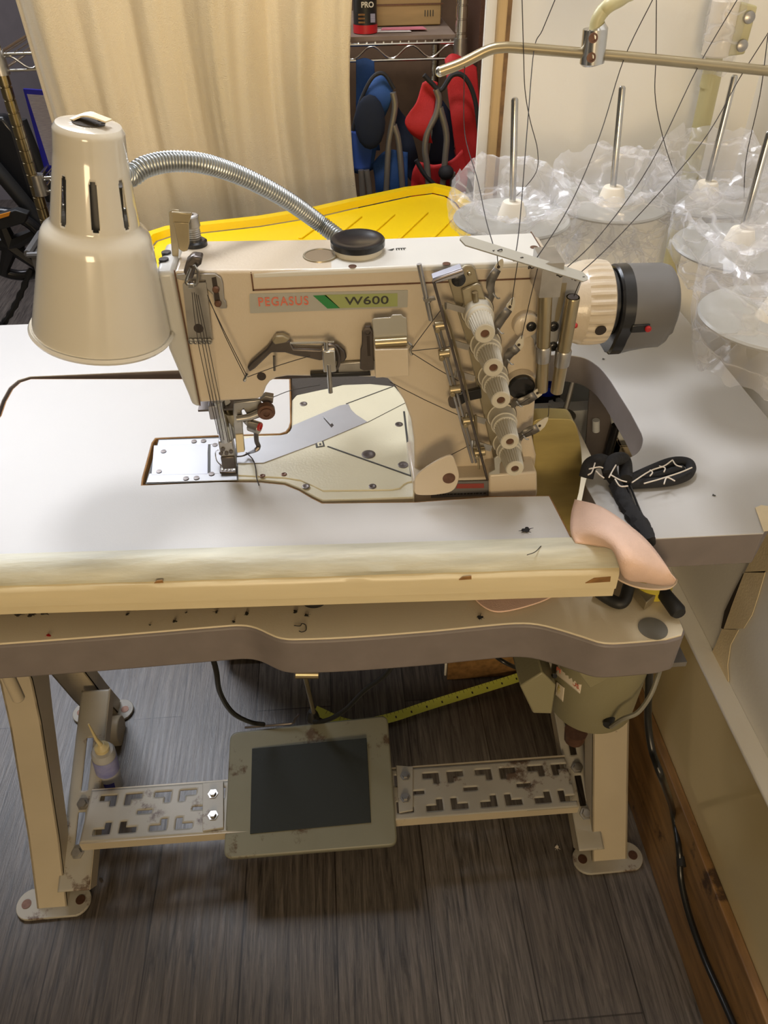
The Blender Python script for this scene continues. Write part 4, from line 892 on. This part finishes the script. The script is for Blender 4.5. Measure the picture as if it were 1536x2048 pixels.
# curtain
yc0=1.79
Lx0=Yp(5,-40,yc0).x; Rx=Yp(712,60,yc0).x
rows=[]; nx_=150
for k in range(40):
    z=1.43-(1.43-.25)*k/39; row=[]
    lxx=Lx0+.035*max(0,(1.25-z))*1.2; rxx=Rx-.018*math.sin(max(0,(1.2-z))*6)
    for i in range(nx_+1):
        u=i/nx_; x=lxx+(rxx-lxx)*u
        y=yc0+.011*math.sin(u*36+1.9*math.sin(z*1.9)+u*u*6)*(.6+.4*math.sin(u*9+1))+.014*math.sin(u*15+z*2.2)+.034*noise.noise(V(u*9,z*1.1,2))+.006*noise.noise(V(u*40,z*3.2,5))
        row.append(V(x,y,z))
    rows.append(row)
tag(MB().grid(rows).build('curtain','curtain_cloth',None,solid=.0015,ang=180),'cream cotton curtain hanging in folds in front of the shelving rack','curtain')
# things on the rack
ys=yr0+.06; zz=zs+.0255
cn=thing('can',(Yp(731,65,ys).x,ys,zz),'black and red tin standing at the curtain edge on the top shelf','can')
MB().lathe(cn.location,(0,0,1),[(0,.026),(.012,.0262),(.0125,.0255),(.105,.0255),(.107,.0265),(.110,.0265),(.112,.024)],36).build('can_body','can_black',cn)
MB().lathe(cn.location,(0,0,1),[(.001,.0264),(.017,.0264)],36,cap=False).build('red_band','can_red',cn)
letters('PRO',.014,None,0,0,'plate_silver',cn,M=frameM(cn.location+V(.004,-.0272,.054),V(1,0,0),V(0,0,1)),bold=.0004)
MB().box(cn.location+V(.010,-.0262,.022),cn.location+V(.020,-.0240,.038)).build('label_box','print_grey',cn)
for z in (.021,.028,.035): MB().box(cn.location+V(-.016,-.0262,z),cn.location+V(-.002,-.024,z+.003)).build('label_line','chipboard',cn)
bx=thing('wooden_box',(.20,2.06,zz),'low plywood crate on the back of the top shelf','box')
a=Yp(765,24,2.02);b=Yp(893,-10,2.02)
MB().box((.125,2.03,zz+.001),(.275,2.2,zz+.065)).build('box_body','drawer_wood',bx,bevel=.002); MB().box((.120,2.028,zz+.040),(.280,2.032,zz+.043)).build('box_seam','rust_screw',bx)
m=MB(); 
for k in range(4): m.box((.238+k*.006,2.0285,zz+.018),(.240+k*.006,2.0292,zz+.030))
m.build('stamped_mark','ink',bx)
for i,(x,y,mt,r,l) in enumerate(((.150,1.965,'paper',.2,'white leaflet lying flat beside the tin'),(.185,1.975,'paper_pink',-.15,'pink printed card lying on the top shelf behind the leaflet'))):
    m=MB().prism([V(x-.05,y-.01,zz+.001+i*.002),V(x+.05,y-.018,zz+.001+i*.002),V(x+.045,y+.02,zz+.001+i*.002),V(x-.045,y+.015,zz+.001+i*.002)],(0,0,.0012)); tag(m.build('leaflet',mt),l,'paper')
for i,(x,w,mt,l) in enumerate(((.250,.014,'rust_screw','dark brown board leaning right of the shelf post'),(.275,.012,'chipboard','reddish board leaning nearest the wooden door trim'))):
    m=MB().prism([V(x+.10,1.93,.0),V(x+.10+w,1.93,.0),V(x+.10+w,1.96,1.6 if i==0 else 1.115),V(x+.10,1.96,1.6 if i==0 else 1.115)],(0,.30,0)); tag(m.build('board',mt,None,bevel=.001),l,'board')
# folded camp chairs
def cloth(ptsrows,name,m,par,wob=.012,seed=1,th=.006):
    rows=[]
    for i,r in enumerate(ptsrows):
        rr=cat(r,7); rows.append(rr)
    cols=[cat([rows[i][j] for i in range(len(rows))],6) for j in range(len(rows[0]))]
    rows=[[cols[j][i]+V(0,wob*noise.noise(cols[j][i]*16+V(seed,0,0)),0) for j in range(len(cols))] for i in range(len(cols[0]))]
    return MB().grid(rows).build(name,m,par,solid=th,ang=180)
def W(pts,y): return [Yp(a,b,y) for a,b in pts]
yq=1.85
bl=thing('folding_chair',(Yp(760,400,yq).x,yq,0),'folded blue camp chair hanging its cloth beside the curtain','chair')
cloth([W([(688,338),(722,345),(745,335)],yq),W([(705,260),(740,270),(760,262)],yq-.03),W([(720,195),(760,205),(782,198)],yq-.04),W([(742,165),(765,150),(785,175)],yq-.02)],'seat_back_cloth','blue_cloth',bl,.02,1)
cloth([W([(712,120),(730,116),(748,122)],yq+.05),W([(712,200),(735,200),(752,205)],yq+.06),W([(710,300),(735,300),(760,300)],yq+.06)],'back_flap','blue_cloth',bl,.01,2)
cloth([W([(690,335),(718,342),(740,337)],yq-.035),W([(696,290),(725,300),(745,292)],yq-.045),W([(703,262),(730,268),(750,268)],yq-.05)],'lower_flap','blue_light_cloth',bl,.006,3)
m=MB(); q=Yp(740,245,yq-.07); m.ball(q,.04,16,(.82,.25,1.35)); m.build('cup_holder','navy_cloth',bl)
cloth([W([(745,330),(775,300),(815,305)],yq-.02),W([(750,360),(780,360),(815,370)],yq-.03),W([(755,430),(790,430),(820,440)],yq-.02),W([(755,520),(790,520),(820,520)],yq)],'side_cloth','blue_cloth',bl,.02,4)
cloth([W([(785,190),(800,220),(815,240)],yq+.03),W([(790,260),(815,290),(835,310)],yq+.03),W([(800,330),(820,360),(845,380)],yq+.03)],'rear_cloth','navy_cloth',bl,.02,5)
for a in (((786,185),(790,215),(780,270),(776,305),(772,420),(775,520)),((788,250),(798,290),(806,400),(810,520)),((733,340),(740,400),(745,520)),((722,340),(728,420),(735,520))):
    m=MB().tube(cat(W(a,yq-.045),5),.0068,10); m.build('frame_tube','chair_tube',bl)
MB().tube(cat(W([(688,338),(705,262),(722,200),(745,155),(768,148),(788,178)],yq-.045),5),.004,8).build('piping','piping',bl)
rd=thing('folding_chair',(Yp(900,400,yq).x,yq,0),'folded red camp chair with bent grey frame tubes beside the wooden trim','chair')
cloth([W([(890,120),(905,108),(930,120),(952,135)],yq+.03),W([(895,180),(920,190),(940,200),(960,220)],yq+.0),W([(905,260),(925,270),(945,280),(962,300)],yq-.01),W([(918,340),(930,350),(945,345),(960,358)],yq-.01)],'back_cloth','red_cloth',rd,.02,6)
cloth([W([(845,165),(858,160),(875,165)],yq-.02),W([(832,205),(850,210),(868,215)],yq-.03),W([(810,240),(830,255),(860,260)],yq-.035),W([(822,265),(845,280),(865,285)],yq-.03)],'seat_cloth','red_cloth',rd,.02,7)
cloth([W([(835,325),(870,330),(905,318),(925,300)],yq-.02),W([(825,350),(860,370),(900,350),(935,345)],yq-.02),W([(822,390),(860,400),(900,400),(930,395)],yq-.01),W([(820,520),(860,520),(900,520),(930,520)],yq-.01)],'lower_cloth','red_cloth',rd,.02,8)
cloth([W([(870,180),(885,200),(905,230)],yq+.04),W([(865,260),(885,270),(915,290)],yq+.04),W([(855,330),(885,330),(925,340)],yq+.04)],'inner_cloth','navy_cloth',rd,.01,9)
for a in (((872,178),(878,200),(872,230),(855,265),(850,300),(855,340),(860,430),(862,520)),((880,215),(893,270),(890,320),(884,400),(884,520)),((905,345),(906,430),(906,520))):
    MB().tube(cat(W(a,yq-.045),5),.0072,10).build('frame_tube','chair_tube',rd)
MB().tube(cat(W([(848,150),(862,165),(882,180),(905,150),(930,155),(950,200),(960,280)],yq-.045),5),.005,8).tube(cat(W([(832,320),(850,350),(875,375)],yq-.05),4),.005,8).build('piping','piping',rd)
MB().ball(Yp(892,345,yq-.05),.018,12,(1,.8,.9)).build('plastic_joint','piping',rd)
# yellow lidded tote
zl=.75; tl=thing('storage_tote',(-.02,1.45,0),'black storage tote with a bright yellow ribbed lid behind the machine','storage box')
lidpx=[(300,492),(330,478),(560,452),(700,415),(820,388),(868,385),(900,395),(925,425),(960,455),(1012,478),(985,560),(330,590)]
zl=.82
def LZ(pts,z): return [Zp(x,y,z) for x,y in pts]
big=LZ([(302,494),(312,482),(342,472),(520,452),(640,432),(700,418),(820,392),(866,386),(892,392),(912,405),(925,422),(950,448),(1010,474),(1000,600),(330,620)],zl)
ld=MB().prism(big,(0,0,-.03)).build('lid','yellow_plastic',tl,bevel=.006,seg=3)
# raised rim and inset panel
rim=inset(big,.0); ins=inset(big,.03)
m=MB()
def loop(ps,z): return [p+V(0,0,z) for p in ps]
m.grid([loop(big,0),loop(inset(big,.004),.012),loop(inset(big,.022),.012),loop(inset(big,.03),.0)],True); m.build('lid_rim','yellow_plastic',ld)
for k in range(7):
    a=Zp(600+k*66,478,zl); b=Zp(655+k*66,438-(k*4 if k<5 else 16),zl)
    t=(b-a).normalized(); n=V(-t.y,t.x,0)*.004; MB().prism([a-n,b-n,b+n,a+n],(0,0,.003)).build('lid_rib','yellow_plastic',ld,bevel=.001)
for x,y in ((306,497),(362,486),): 
    MB().box(Zp(x-3,y+3,zl+.012),Zp(x+3,y-3,zl+.0135)).build('latch_hole','rust_screw',ld)
MB().prism([p*1 for p in inset([V(p.x,p.y,.03) for p in big],.04)],(0,0,zl-.062)).build('tote_body','tote_black',tl,bevel=.01)
# ============================================================ LEFT BACKGROUND
ys2=1.99
bf=thing('framed_sign',(Yp(95,350,ys2).x,ys2,z2),'blue framed grey printed sheet leaning on the lower wire shelf','sign')
fr=[(46,180),(66,182),(150,345),(92,345)]
MB().prism([Yp(46,178,ys2),Yp(160,186,ys2),Yp(205,350,ys2),Yp(90,343,ys2)],(0,.008,0)).build('frame','blue_frame',bf)
MB().prism([Yp(54,188,ys2),Yp(160,196,ys2),Yp(200,338,ys2),Yp(99,330,ys2)],(0,-.001,0)).build('printed_sheet','print_grey',bf)
# exercise bike parts standing behind the rack
bk=thing('exercise_bike',(-.95,2.5,0),'black bicycle at the left edge with spoked crank disc and orange pedal reflector','bicycle')
yb2=2.45
def YB(pts,y=yb2): return [Yp(a,b,y) for a,b in pts]
cw=Yp(22,490,yb2-.05)
m=MB()
ring=[];NN=40
for k in range(NN+1):
    q=2*PI*k/NN; ring.append(cw+V(.105*math.cos(q),-.02*math.sin(q),.105*math.sin(q)))
m.tube(ring[:-1]+[ring[0]],.017,10,cap=False)
for k in range(5):
    q=2*PI*k/5+.4; m.tube([cw,cw+V(.105*math.cos(q),0,.105*math.sin(q))],[.026,.013],8)
m.ball(cw,.04,12,(1,.4,1)); m.build('crank_disc','black_plastic',bk)
pd=MB().prism(YB([(-10,432),(30,420),(56,428),(50,446),(20,455),(-10,462)],yb2-.14),(0,.03,0)).build('pedal','black_rubber',bk,bevel=.003)
MB().prism(YB([(-2,430),(20,424),(18,432),(-2,438)],yb2-.145),(0,.005,0)).build('pedal_reflector','orange_plastic',pd)
m=MB().prism(YB([(-60,235),(5,232),(30,262),(62,372),(70,410),(50,425),(22,395),(-20,300),(-60,280)],yb2+.02),(0,.05,0)); m.build('frame_cover','black_plastic',bk,bevel=.012,seg=3)
m=MB().tube(cat(YB([(-40,300),(20,370),(68,430),(90,470)],yb2-.02),4),.022,10); m.tube(YB([(40,240),(60,290),(105,400)],yb2+.1),.02,10); m.build('frame_tube','black_rubber',bk)
m=MB().tube(cat(YB([(62,538),(45,580),(25,620),(5,650)],yb2-.05),4),[.011 if i%2 else .007 for i in range(13)],8); m.build('chain','black_rubber',bk)
m=MB(); q=Yp(-95,690,yb2-.1); ring=[q+V(.16*math.cos(2*PI*k/30),0,.16*math.sin(2*PI*k/30)) for k in range(31)]; m.tube(ring,.028,8,cap=False); m.build('wheel','black_rubber',bk)
bt=thing('black_basket',(Yp(95,500,2.1).x,2.15,0),'dark grey basket with a ribbed rim standing behind the lamp shade','basket')
qa=Yp(60,512,2.1);qb=Yp(135,510,2.1); m=MB().box((qa.x,2.1,.004),(qb.x,2.28,qa.z)); m.build('basket_body','cap_grey',bt,bevel=.003)
m=MB().tube([Yp(55,510,2.1),Yp(140,508,2.1)],.008,8).tube([Yp(55,508,2.1),Yp(82,466,2.25)],[.010,.010],8); m.build('basket_rim','cap_grey',bt)
# ============================================================ SMALL THINGS
# oiler
ob=thing('oil_bottle',(0,0,0),'clear oiler bottle with blue label and yellowed spout beside the slotted brace','bottle')
base=Zp(222,1580,.0); base=V(-.437,.80,.0)
pb=Yp(224,1572,.79); tb=Yp(205,1500,.79)
ob.location=pb; ob['wo']=tuple(pb)
ax=(tb-pb).normalized(); hb=(tb-pb).length
MB().lathe(pb,ax,[(0,.0185),(.003,.0205),(hb-.006,.0205),(hb,.0175),(hb+.003,.011)],32).build('bottle_body','bottle_plastic',ob)
MB().lathe(pb,ax,[(hb*.50,.0209),(hb*.86,.0209)],32,cap=False).build('label_band','bottle_blue',ob)
MB().lathe(pb,ax,[(hb*.12,.0209),(hb*.34,.0209)],40,cap=False,skip=lambda i,j:not(28<=j<=33)).build('brand_mark','bottle_ink',ob)
MB().lathe(pb,ax,[(hb,.0125),(hb+.010,.0125),(hb+.013,.0085),(hb+.018,.0045)],20).build('cap','nozzle',ob)
c0=pb+ax*(hb+.016); MB().tube([c0,c0+V(-.004,0,.018),Yp(177,1448,.79)],[.0045,.0030,.0014],10).build('spout','nozzle',ob)
# leather
lt=MB(); rows=[]
ctrl=[[Zp(1150,1000,.870),Zp(1200,1014,.878),Zp(1255,1050,.88),Zp(1300,1090,.872),Zp(1352,1160,.845)],
[Zp(1143,1030,.868),Zp(1190,1040,.882),Zp(1235,1075,.888),Zp(1275,1120,.878),Zp(1345,1167,.835)],
[Zp(1142,1062,.865),Zp(1185,1068,.878),Zp(1225,1095,.880),Zp(1255,1140,.868),Zp(1325,1170,.826)],
[Zp(1150,1086,.862),Zp(1190,1090,.863),Zp(1230,1102,.862),Zp(1250,1155,.850),Zp(1290,1163,.82)]]
rows=[cat(r,6) for r in ctrl]; cols=[cat([rows[i][j] for i in range(4)],5) for j in range(len(rows[0]))]
rows=[[cols[j][i] for j in range(len(cols))] for i in range(len(cols[0]))]
lp_=thing('leather_piece',Zp(1250,1120,.82),'pale pink leather scrap curling up over the end of the front band','leather')
MB().grid(rows).build('upper_flap','leather_pink',lp_,solid=.0022,ang=180)
un=cat([Zp(x,y,.800) for x,y in ((1228,1118),(1245,1150),(1290,1170),(1352,1160),(1340,1178),(1300,1180),(1260,1172),(1228,1152))],4,True)
MB().prism(un,(0,0,.0022)).build('lower_flap','leather_edge',lp_)
l2=cat([Zp(x,y,.7625) for x,y in ((930,1165),(948,1198),(975,1220),(1005,1225),(1055,1214),(1100,1197),(1135,1170),(1030,1150))],4,True)
tag(MB().prism(l2,(0,0,.002)).build('leather_piece','leather_pink',None,bevel=.0005),'pink leather scrap lying flat on the lower table under the front band','leather')
# scissors handle, block, rod, tape
sc=MB().tube(cat([Zp(1190,1178,.772),Zp(1215,1196,.768),Zp(1238,1206,.768),Zp(1250,1198,.77),Zp(1256,1178,.775),Zp(1262,1160,.78)],6),.0065,12); tag(sc.build('scissor_handle','black_rubber'),'black looped scissor handle poking out below the leather','scissors')
m=MB().prism([Zp(1262,1190,.763),Zp(1288,1222,.763),Zp(1309,1204,.763),Zp(1285,1170,.763)],(0,0,.012)); tag(m.build('magnet_block','khaki_plate',None,bevel=.001),'olive metal block lying on the lower table by the scissor handle','block')
m=MB().tube([Zp(1322,1172,.775),Zp(1330,1190,.774),Zp(1355,1222,.771),Zp(1359,1228,.771)],[.0065,.0075,.0085,.0065],14); tag(m.build('padded_rod','black_rubber'),'black padded rod sticking out at the right corner of the lower table','rod')
tm=thing('tape_measure',Zp(1300,1178,.762),'yellow and black tape measure tucked under the leather scrap','tape measure')
m=MB().lathe(tm.location,(0,0,1),[(0,.018),(.003,.021),(.014,.021),(.017,.018)],28); m.build('tape_case','sticker_yellow',tm); MB().lathe(tm.location+V(0,0,.017),(0,0,1),[(0,.012),(.001,.012)],24).build('case_print','black_plastic',tm)
# black woven ties on the worktop corner
zk=.862
def fabric_tube(pts,r,n=12): return MB().tube(cat(pts,6),r,n)
wr=thing('wrapped_handle_tool',Zp(1240,930,.865),'black cloth wrapped loop handles stitched with white cord lying on the worktop','tool')
m=fabric_tube([Zp(1172,955,.868),Zp(1180,930,.878),Zp(1200,922,.884),Zp(1215,930,.88),Zp(1222,955,.872)],.0075); m.build('left_loop','black_fabric',wr)
m=fabric_tube([Zp(1220,945,.880),Zp(1222,925,.885),Zp(1240,917,.880),Zp(1250,925,.872),Zp(1252,960,.872)],.0068); m.build('middle_loop','black_fabric',wr)
m=fabric_tube([Zp(1255,962,.868),Zp(1290,945,.869),Zp(1340,925,.869),Zp(1372,924,.869),Zp(1382,936,.868),Zp(1372,952,.867),Zp(1340,962,.866),Zp(1300,966,.866),Zp(1258,968,.866)],.0052); m.build('right_loop','black_fabric',wr)
m=fabric_tube([Zp(1262,958,.866),Zp(1310,952,.867),Zp(1365,938,.867)],.0045); m.build('loop_fill','black_fabric',wr)
m=MB()
for a in ([(1264,965),(1300,942),(1328,932),(1345,920)],[(1288,967),(1320,958),(1360,945),(1384,935)],[(1300,952),(1305,945),(1300,940)],[(1328,968),(1334,955),(1350,962)],[(1318,932),(1330,936),(1328,944)],[(1345,920),(1352,930),(1364,934)],[(1178,938),(1198,934),(1206,936)],[(1192,942),(1200,950),(1208,956)],[(1176,950),(1184,944),(1190,926)],[(1218,955),(1226,940),(1232,930)],[(1222,950),(1240,960),(1254,964)],[(1230,958),(1240,972),(1256,972)]):
    m.tube(cat([Zp(x,y,.877 if x>1260 else .889) for x,y in a],4),.0007,6)
m.build('white_stitching','white_cord',wr)
m=fabric_tube([Zp(1225,955,.870),Zp(1240,985,.866),Zp(1262,1025,.864),Zp(1285,1055,.864),Zp(1298,1085,.864)],[.0065]*6+[.007]*6+[.008]*6+[.007]*7,10)
random.seed(5); m.v=[p+V(random.uniform(-1,1),random.uniform(-1,1),0)*.0016 for p in m.v]
m.build('fuzzy_tail','black_fabric',wr)
m=MB().tube([Zp(1252,968,.868),Zp(1268,1010,.864),Zp(1290,1060,.864),Zp(1300,1080,.866)],.0016,6).tube([Zp(1258,965,.868),Zp(1275,1010,.864),Zp(1296,1058,.864)],.0012,6); m.build('cord_pair','black_plastic',wr)
# masking tape on wall
tp=[Zp(1517,1030,.8612),Zp(1514,1058,.8612),Xp(1513,1068,.392+.0)]
tp=[Zp(1513,1018,.8615),Zp(1518,1050,.8615),V(.392,.5115,.855),V(.398,.512,.825)]
ww=.5352
tpp=[Zp(1535,1014,.8614),Zp(1536,1052,.8614)]
t1=MB().prism([Zp(1510,1016,.8606),Zp(1522,1011,.8606),Zp(1560,1016,.8606),Zp(1580,1058,.8606),Zp(1527,1063,.8606)],(0,0,.0006)).build('masking_tape','masking_tape'); tag(t1,'torn masking tape stuck over the right corner of the worktop','tape')
def wallstrip(pts,label,name='masking_tape',mt='masking_tape',X=.5345,th=-.0008):
    return tag(MB().prism([Xp(x,y,X) for x,y in pts],(th,0,0)).build(name,mt),label,'tape')
wallstrip([(1532,1062),(1600,1062),(1590,1130),(1530,1145),(1490,1145),(1508,1110)],'masking tape bit on the wall just below the worktop corner','masking_tape')
wallstrip([(1490,1144),(1532,1142),(1518,1190),(1505,1230),(1488,1257),(1448,1258),(1465,1210)],'bright strip of masking tape on the wall below the worktop')
wallstrip([(1445,1258),(1478,1260),(1462,1290),(1456,1330),(1458,1362),(1442,1382),(1420,1378),(1414,1350),(1416,1320),(1432,1290)],'lowest strip of masking tape reaching the wall ledge')
wallstrip([(1487,1147),(1490,1147),(1462,1215),(1448,1258),(1443,1256),(1450,1222),(1470,1180)],'painted shadow gap beside the masking tape on the wall','tape_shadow','dark_hole',.5350)  # dark strip stands in for the shadow along the tape edge
# cables
def cable(pts,label,r=.004,mt='cable_black',name='cable'): return tag(MB().tube(cat(pts,8),r,10).build(name,mt),label,'cable')
cable([Yp(418,1290,.70),Yp(432,1340,.70),Yp(440,1385,.72),Yp(465,1425,.75),Yp(500,1444,.79),Yp(528,1449,.80)],'black cable curving down left of the treadle')
cable([Yp(806,1300,.72),Yp(770,1350,.74),Yp(730,1380,.76),Yp(690,1420,.78),Yp(655,1440,.79),Yp(628,1444,.80)],'black cable rising right from the back of the treadle')
cable([Yp(1299,1320,.56),Yp(1298,1370,.555),Yp(1296,1440,.55),Yp(1304,1500,.53),Yp(1325,1560,.50),Xp(1345,1620,.489),Xp(1358,1700,.489),Xp(1362,1760,.489),Xp(1378,1830,.489),Xp(1410,1920,.489),Xp(1450,2010,.489),Xp(1480,2080,.489)],'black power cord running down the wall along the wooden baseboard',.0048,name='power_cord')
m=MB().lathe(Xp(1361,1728,.489)+V(0,-.004,0),V(.2,.9,.3),[(0,.0075),(.014,.0075)],10); tag(m.build('cable_tie','black_rubber'),'black tie knotted around the power cord at the baseboard','cable tie')
cable([Zp(975,1300,.55),Zp(1010,1325,.55),Zp(1060,1345,.52),Yp(1110,1352,.55)],'dark wires running to the left side of the motor',.0028)
# tape measure blade on the floor
bp=[Zp(630,1420,.006),Zp(700,1448,.010),Zp(775,1437,.014),Zp(850,1413,.016),Zp(940,1385,.018),Zp(1030,1357,.02),Zp(1085,1338,.02)]
tb_=MB().ribbon(cat(bp,5),.019,V(0,1,.35),.0006).build('measuring_tape','tape_yellow'); tag(tb_,'yellow measuring tape blade stretched across the floor behind the treadle','measuring tape')
bpp=resample(cat(bp,8),.0085); m=MB(); random.seed(2)
for i,p in enumerate(bpp[3:-2]):
    t=(bpp[i+4]-bpp[i+3]).normalized(); s=(V(0,1,.35)-t*V(0,1,.35).dot(t)).normalized(); n=t.cross(s)*.0006
    if n.z<0:n=-n
    l=.007 if i%4==0 else .0035; a=p+s*.0092+n*1.2; m.add([a-t*.0004,a+t*.0004,a+t*.0004-s*l,a-t*.0004-s*l],[(0,1,2,3)])
    if i%4==2: 
        b=p-s*.001+n*1.2; m.add([b-t*.0016-s*.003,b+t*.0016-s*.003,b+t*.0016+s*.0015,b-t*.0016+s*.0015],[(0,1,2,3)])
mk=m.build('tape_markings','ink',tb_)
m=MB().prism([Yp(1072,1300,.80),Yp(1082,1300,.80),Yp(1080,1345,.80),Yp(1070,1345,.80)],(0,.004,0)); m.prism([Yp(1070,1340,.80),Yp(1108,1338,.80),Yp(1108,1350,.80),Yp(1066,1356,.80)],(0,.004,0)); tag(m.build('steel_angle','satin_plate'),'pale steel angle piece at the end of the yellow tape','bracket')
# crates and cones seen through the gap
wb=thing('plastic_bin',(.39,.97,.685),'white plastic bin under the worktop, seen through the gap by the handwheel','bin')
a=Yp(1060,838,.93); 
MB().box((.262,.893,.685),(.48,.897,.752)).box((.262,.893,.750),(.48,.918,.756)).build('front_panel','bin_white',wb,bevel=.001)
MB().box((.262,1.015,.685),(.48,1.019,.80)).build('back_panel','bin_white',wb,bevel=.001); MB().box((.262,.893,.685),(.48,1.019,.689)).build('bin_floor','bin_white',wb); MB().box((.476,.893,.685),(.48,1.019,.76)).box((.262,.893,.685),(.266,1.019,.76)).build('side_panel','bin_white',wb)
cbx=MB().box((.27,.985,.70),(.335,1.012,.818)); tag(cbx.build('cardboard_box','cardboard',None,bevel=.001),'brown cardboard box standing at the back of the white bin','box')
def cone(x,y,ztop,r,mt,lab,top=None):
    t=thing('thread_cone',(x,y,ztop-.10),lab,'thread cone')
    MB().lathe((x,y,ztop-.10),(0,0,1),[(0,r*1.15),(.085,r)],28).build('wound_thread',mt,t)
    MB().lathe((x,y,ztop-.10),(0,0,1),[(.085,r*.72),(.099,r*.66),(.100,r*.30),(.080,r*.28)],28).build('cone_core',top or 'cone_plastic',t)
p=Yp(1112,803,.935); cone(p.x,.935,p.z+.002,.016,'teal_thread','teal thread cone with white core in the bin gap','bin_white')
p=Yp(1094,770,.958); cone(p.x,.958,p.z+.004,.021,'black_thread','black thread cone with a bright blue top in the bin gap','blue_plastic')
p=Yp(1075,808,.93); cone(p.x-.004,.93,p.z-.012,.020,'black_thread','black thread cone left of the teal one in the bin','black_plastic')
m=MB().cyl(Yp(1146,762,.878),Yp(1128,832,.872),.0036,12); rr_=thing('oil_pin',(.32,.875,.762),'thin steel pin standing on the back corner of the lower table','pin'); m.build('pin','dull_steel',rr_)
MB().lathe(Zp(1125,832,.7612),(0,0,1),[(0,.018),(.002,.018)],24).build('pin_base','disc_grey',rr_)
# lint and scraps
def scrap(px,py,z,s,mt,lab,catg='lint',name='lint_tuft',seed=1,flat=.35):
    random.seed(seed); c_=Zp(px,py,z+s*.2); m=MB()
    for k in range(7):
        q=random.uniform(0,6.28); m.ball(c_+V(math.cos(q),math.sin(q),0)*s*.5*random.random(),s*random.uniform(.25,.5),6,(random.uniform(.6,1.5),random.uniform(.5,1.2),flat))
    for k in range(4):
        q=random.uniform(0,6.28); m.tube([c_,c_+V(math.cos(q)*s*1.2,math.sin(q)*s*1.0,s*.2)],[s*.10,s*.03],5)
    return tag(m.build(name,mt),lab,catg)
scrap(1051,1060,.8605,.0065,'black_fabric','black lint tuft on the insert board near its right edge',seed=1)
scrap(959,1234,.7605,.005,'black_fabric','black lint tuft on the lower table below the pink leather scrap',seed=2)
scrap(62,1228,.7605,.006,'felt_dark','brown fuzzy lint patch at the left under the front band',seed=3)
scrap(38,1229,.7605,.006,'felt_dark','fuzzy lint left of the brown lint patch under the band',seed=8)
scrap(90,1226,.7605,.006,'felt_dark','fuzzy lint right of the brown lint patch under the band',seed=9)
scrap(97,1271,.7605,.003,'red_plastic','tiny red scrap at the left end of the lower table',seed=4)
for i,(x,y,s) in enumerate(((350,1242,.0032),(432,1224,.0032),(493,1227,.0034),(467,1243,.0026),(590,1223,.0034),(614,1231,.0034),(255,1228,.0025),(372,1225,.0018),(300,1250,.0018),(690,1195,.002))):
    scrap(x,y,.7605,s,'ink',['black crumb on the lower table, %s'%w for w in ('left one under the cream band','above the curve of the front edge','beside its twin above the front edge','smallest above the scalloped curve','just left of the black rubber ring','below the black rubber ring','far left, pale end','left of centre, pinhead size','near the grey front edge','right of the black rubber ring')][i],seed=20+i)
thr([Zp(588,1251,.7612),Zp(600,1252,.7612),Zp(604,1247,.7612),Zp(611,1250,.7612),Zp(612,1260,.7612),Zp(604,1264,.7612),Zp(598,1262,.7612)],'dark hooked thread snippet on the lower table',.0005)
thr([Zp(1054,1110,.8635),Zp(1070,1104,.8635),Zp(1082,1092,.8625)],'short curved thread snippet on the cream band',.0004)
scrap(1114,1695,.001,.006,'white_cord','white paper scrap on the dark floor beside the right foot','paper scrap','paper_scrap',31)
scrap(622,1472-235,.7605,.0001,'ink','tiny speck','lint','speck',40) if False else None
scrap(1207,718,.8605,.0022,'ink','small dark crumb on the white worktop behind the gap',seed=33)
scrap(1428,990,.8605,.0022,'ink','small dark crumb near the front of the white worktop',seed=34)
scrap(202,1760,.001,.005,'felt_dark','dark crumb on the floor right of the front left foot',seed=36)
# ============================================================ LIGHT
def area(name,loc,target,size,energy,col,sy=None):
    l=bpy.data.lights.new(name,'AREA'); l.energy=energy; l.color=col; l.size=size
    if sy: l.shape='RECTANGLE'; l.size_y=sy
    o=bpy.data.objects.new(name,l); COL.objects.link(o); o.location=loc; o.rotation_euler=(Vector(target)-Vector(loc)).to_track_quat('-Z','Y').to_euler(); return o
area('ceiling_lamp_rear',(-.8,2.1,2.4),(-.1,.9,.8),1.2,58,(.86,.91,1.0),1.2)
area('front_lamp',(-.25,-2.4,1.38),(.1,.7,.9),.8,37,(1.0,.76,.46),.8)
area('ceiling_lamp_middle',(-.05,.90,2.42),(-.05,.88,.8),.35,14.5,(.93,.94,1.0),.35)
area('side_room_fill',(-1.9,3.0,2.42),(-1.6,3.0,0),.6,16,(.90,.90,1.0),.6)  # added fill light for the dim left background, no known source there
w=bpy.data.worlds.new('world'); SC.world=w; w.use_nodes=True; bg=w.node_tree.nodes['Background']; bg.inputs[0].default_value=(1,.86,.66,1); bg.inputs[1].default_value=.08
# ============================================================ CAMERA
cam=bpy.data.cameras.new('camera'); co=bpy.data.objects.new('camera',cam); COL.objects.link(co); SC.camera=co
cam.sensor_fit='VERTICAL'; cam.sensor_height=36; cam.lens=F*36/2048; cam.clip_start=.02
M=Matrix((( RT.x,UP.x,-fw.x,0),(RT.y,UP.y,-fw.y,0),(RT.z,UP.z,-fw.z,CH),(0,0,0,1))); co.matrix_world=M
SC.view_settings.view_transform='Standard'; SC.view_settings.look='None'; SC.view_settings.gamma=1; SC.view_settings.exposure=0.0; SC.view_settings.use_curve_mapping=False
for o in bpy.data.objects:
    if 'wo' in o: del o['wo']
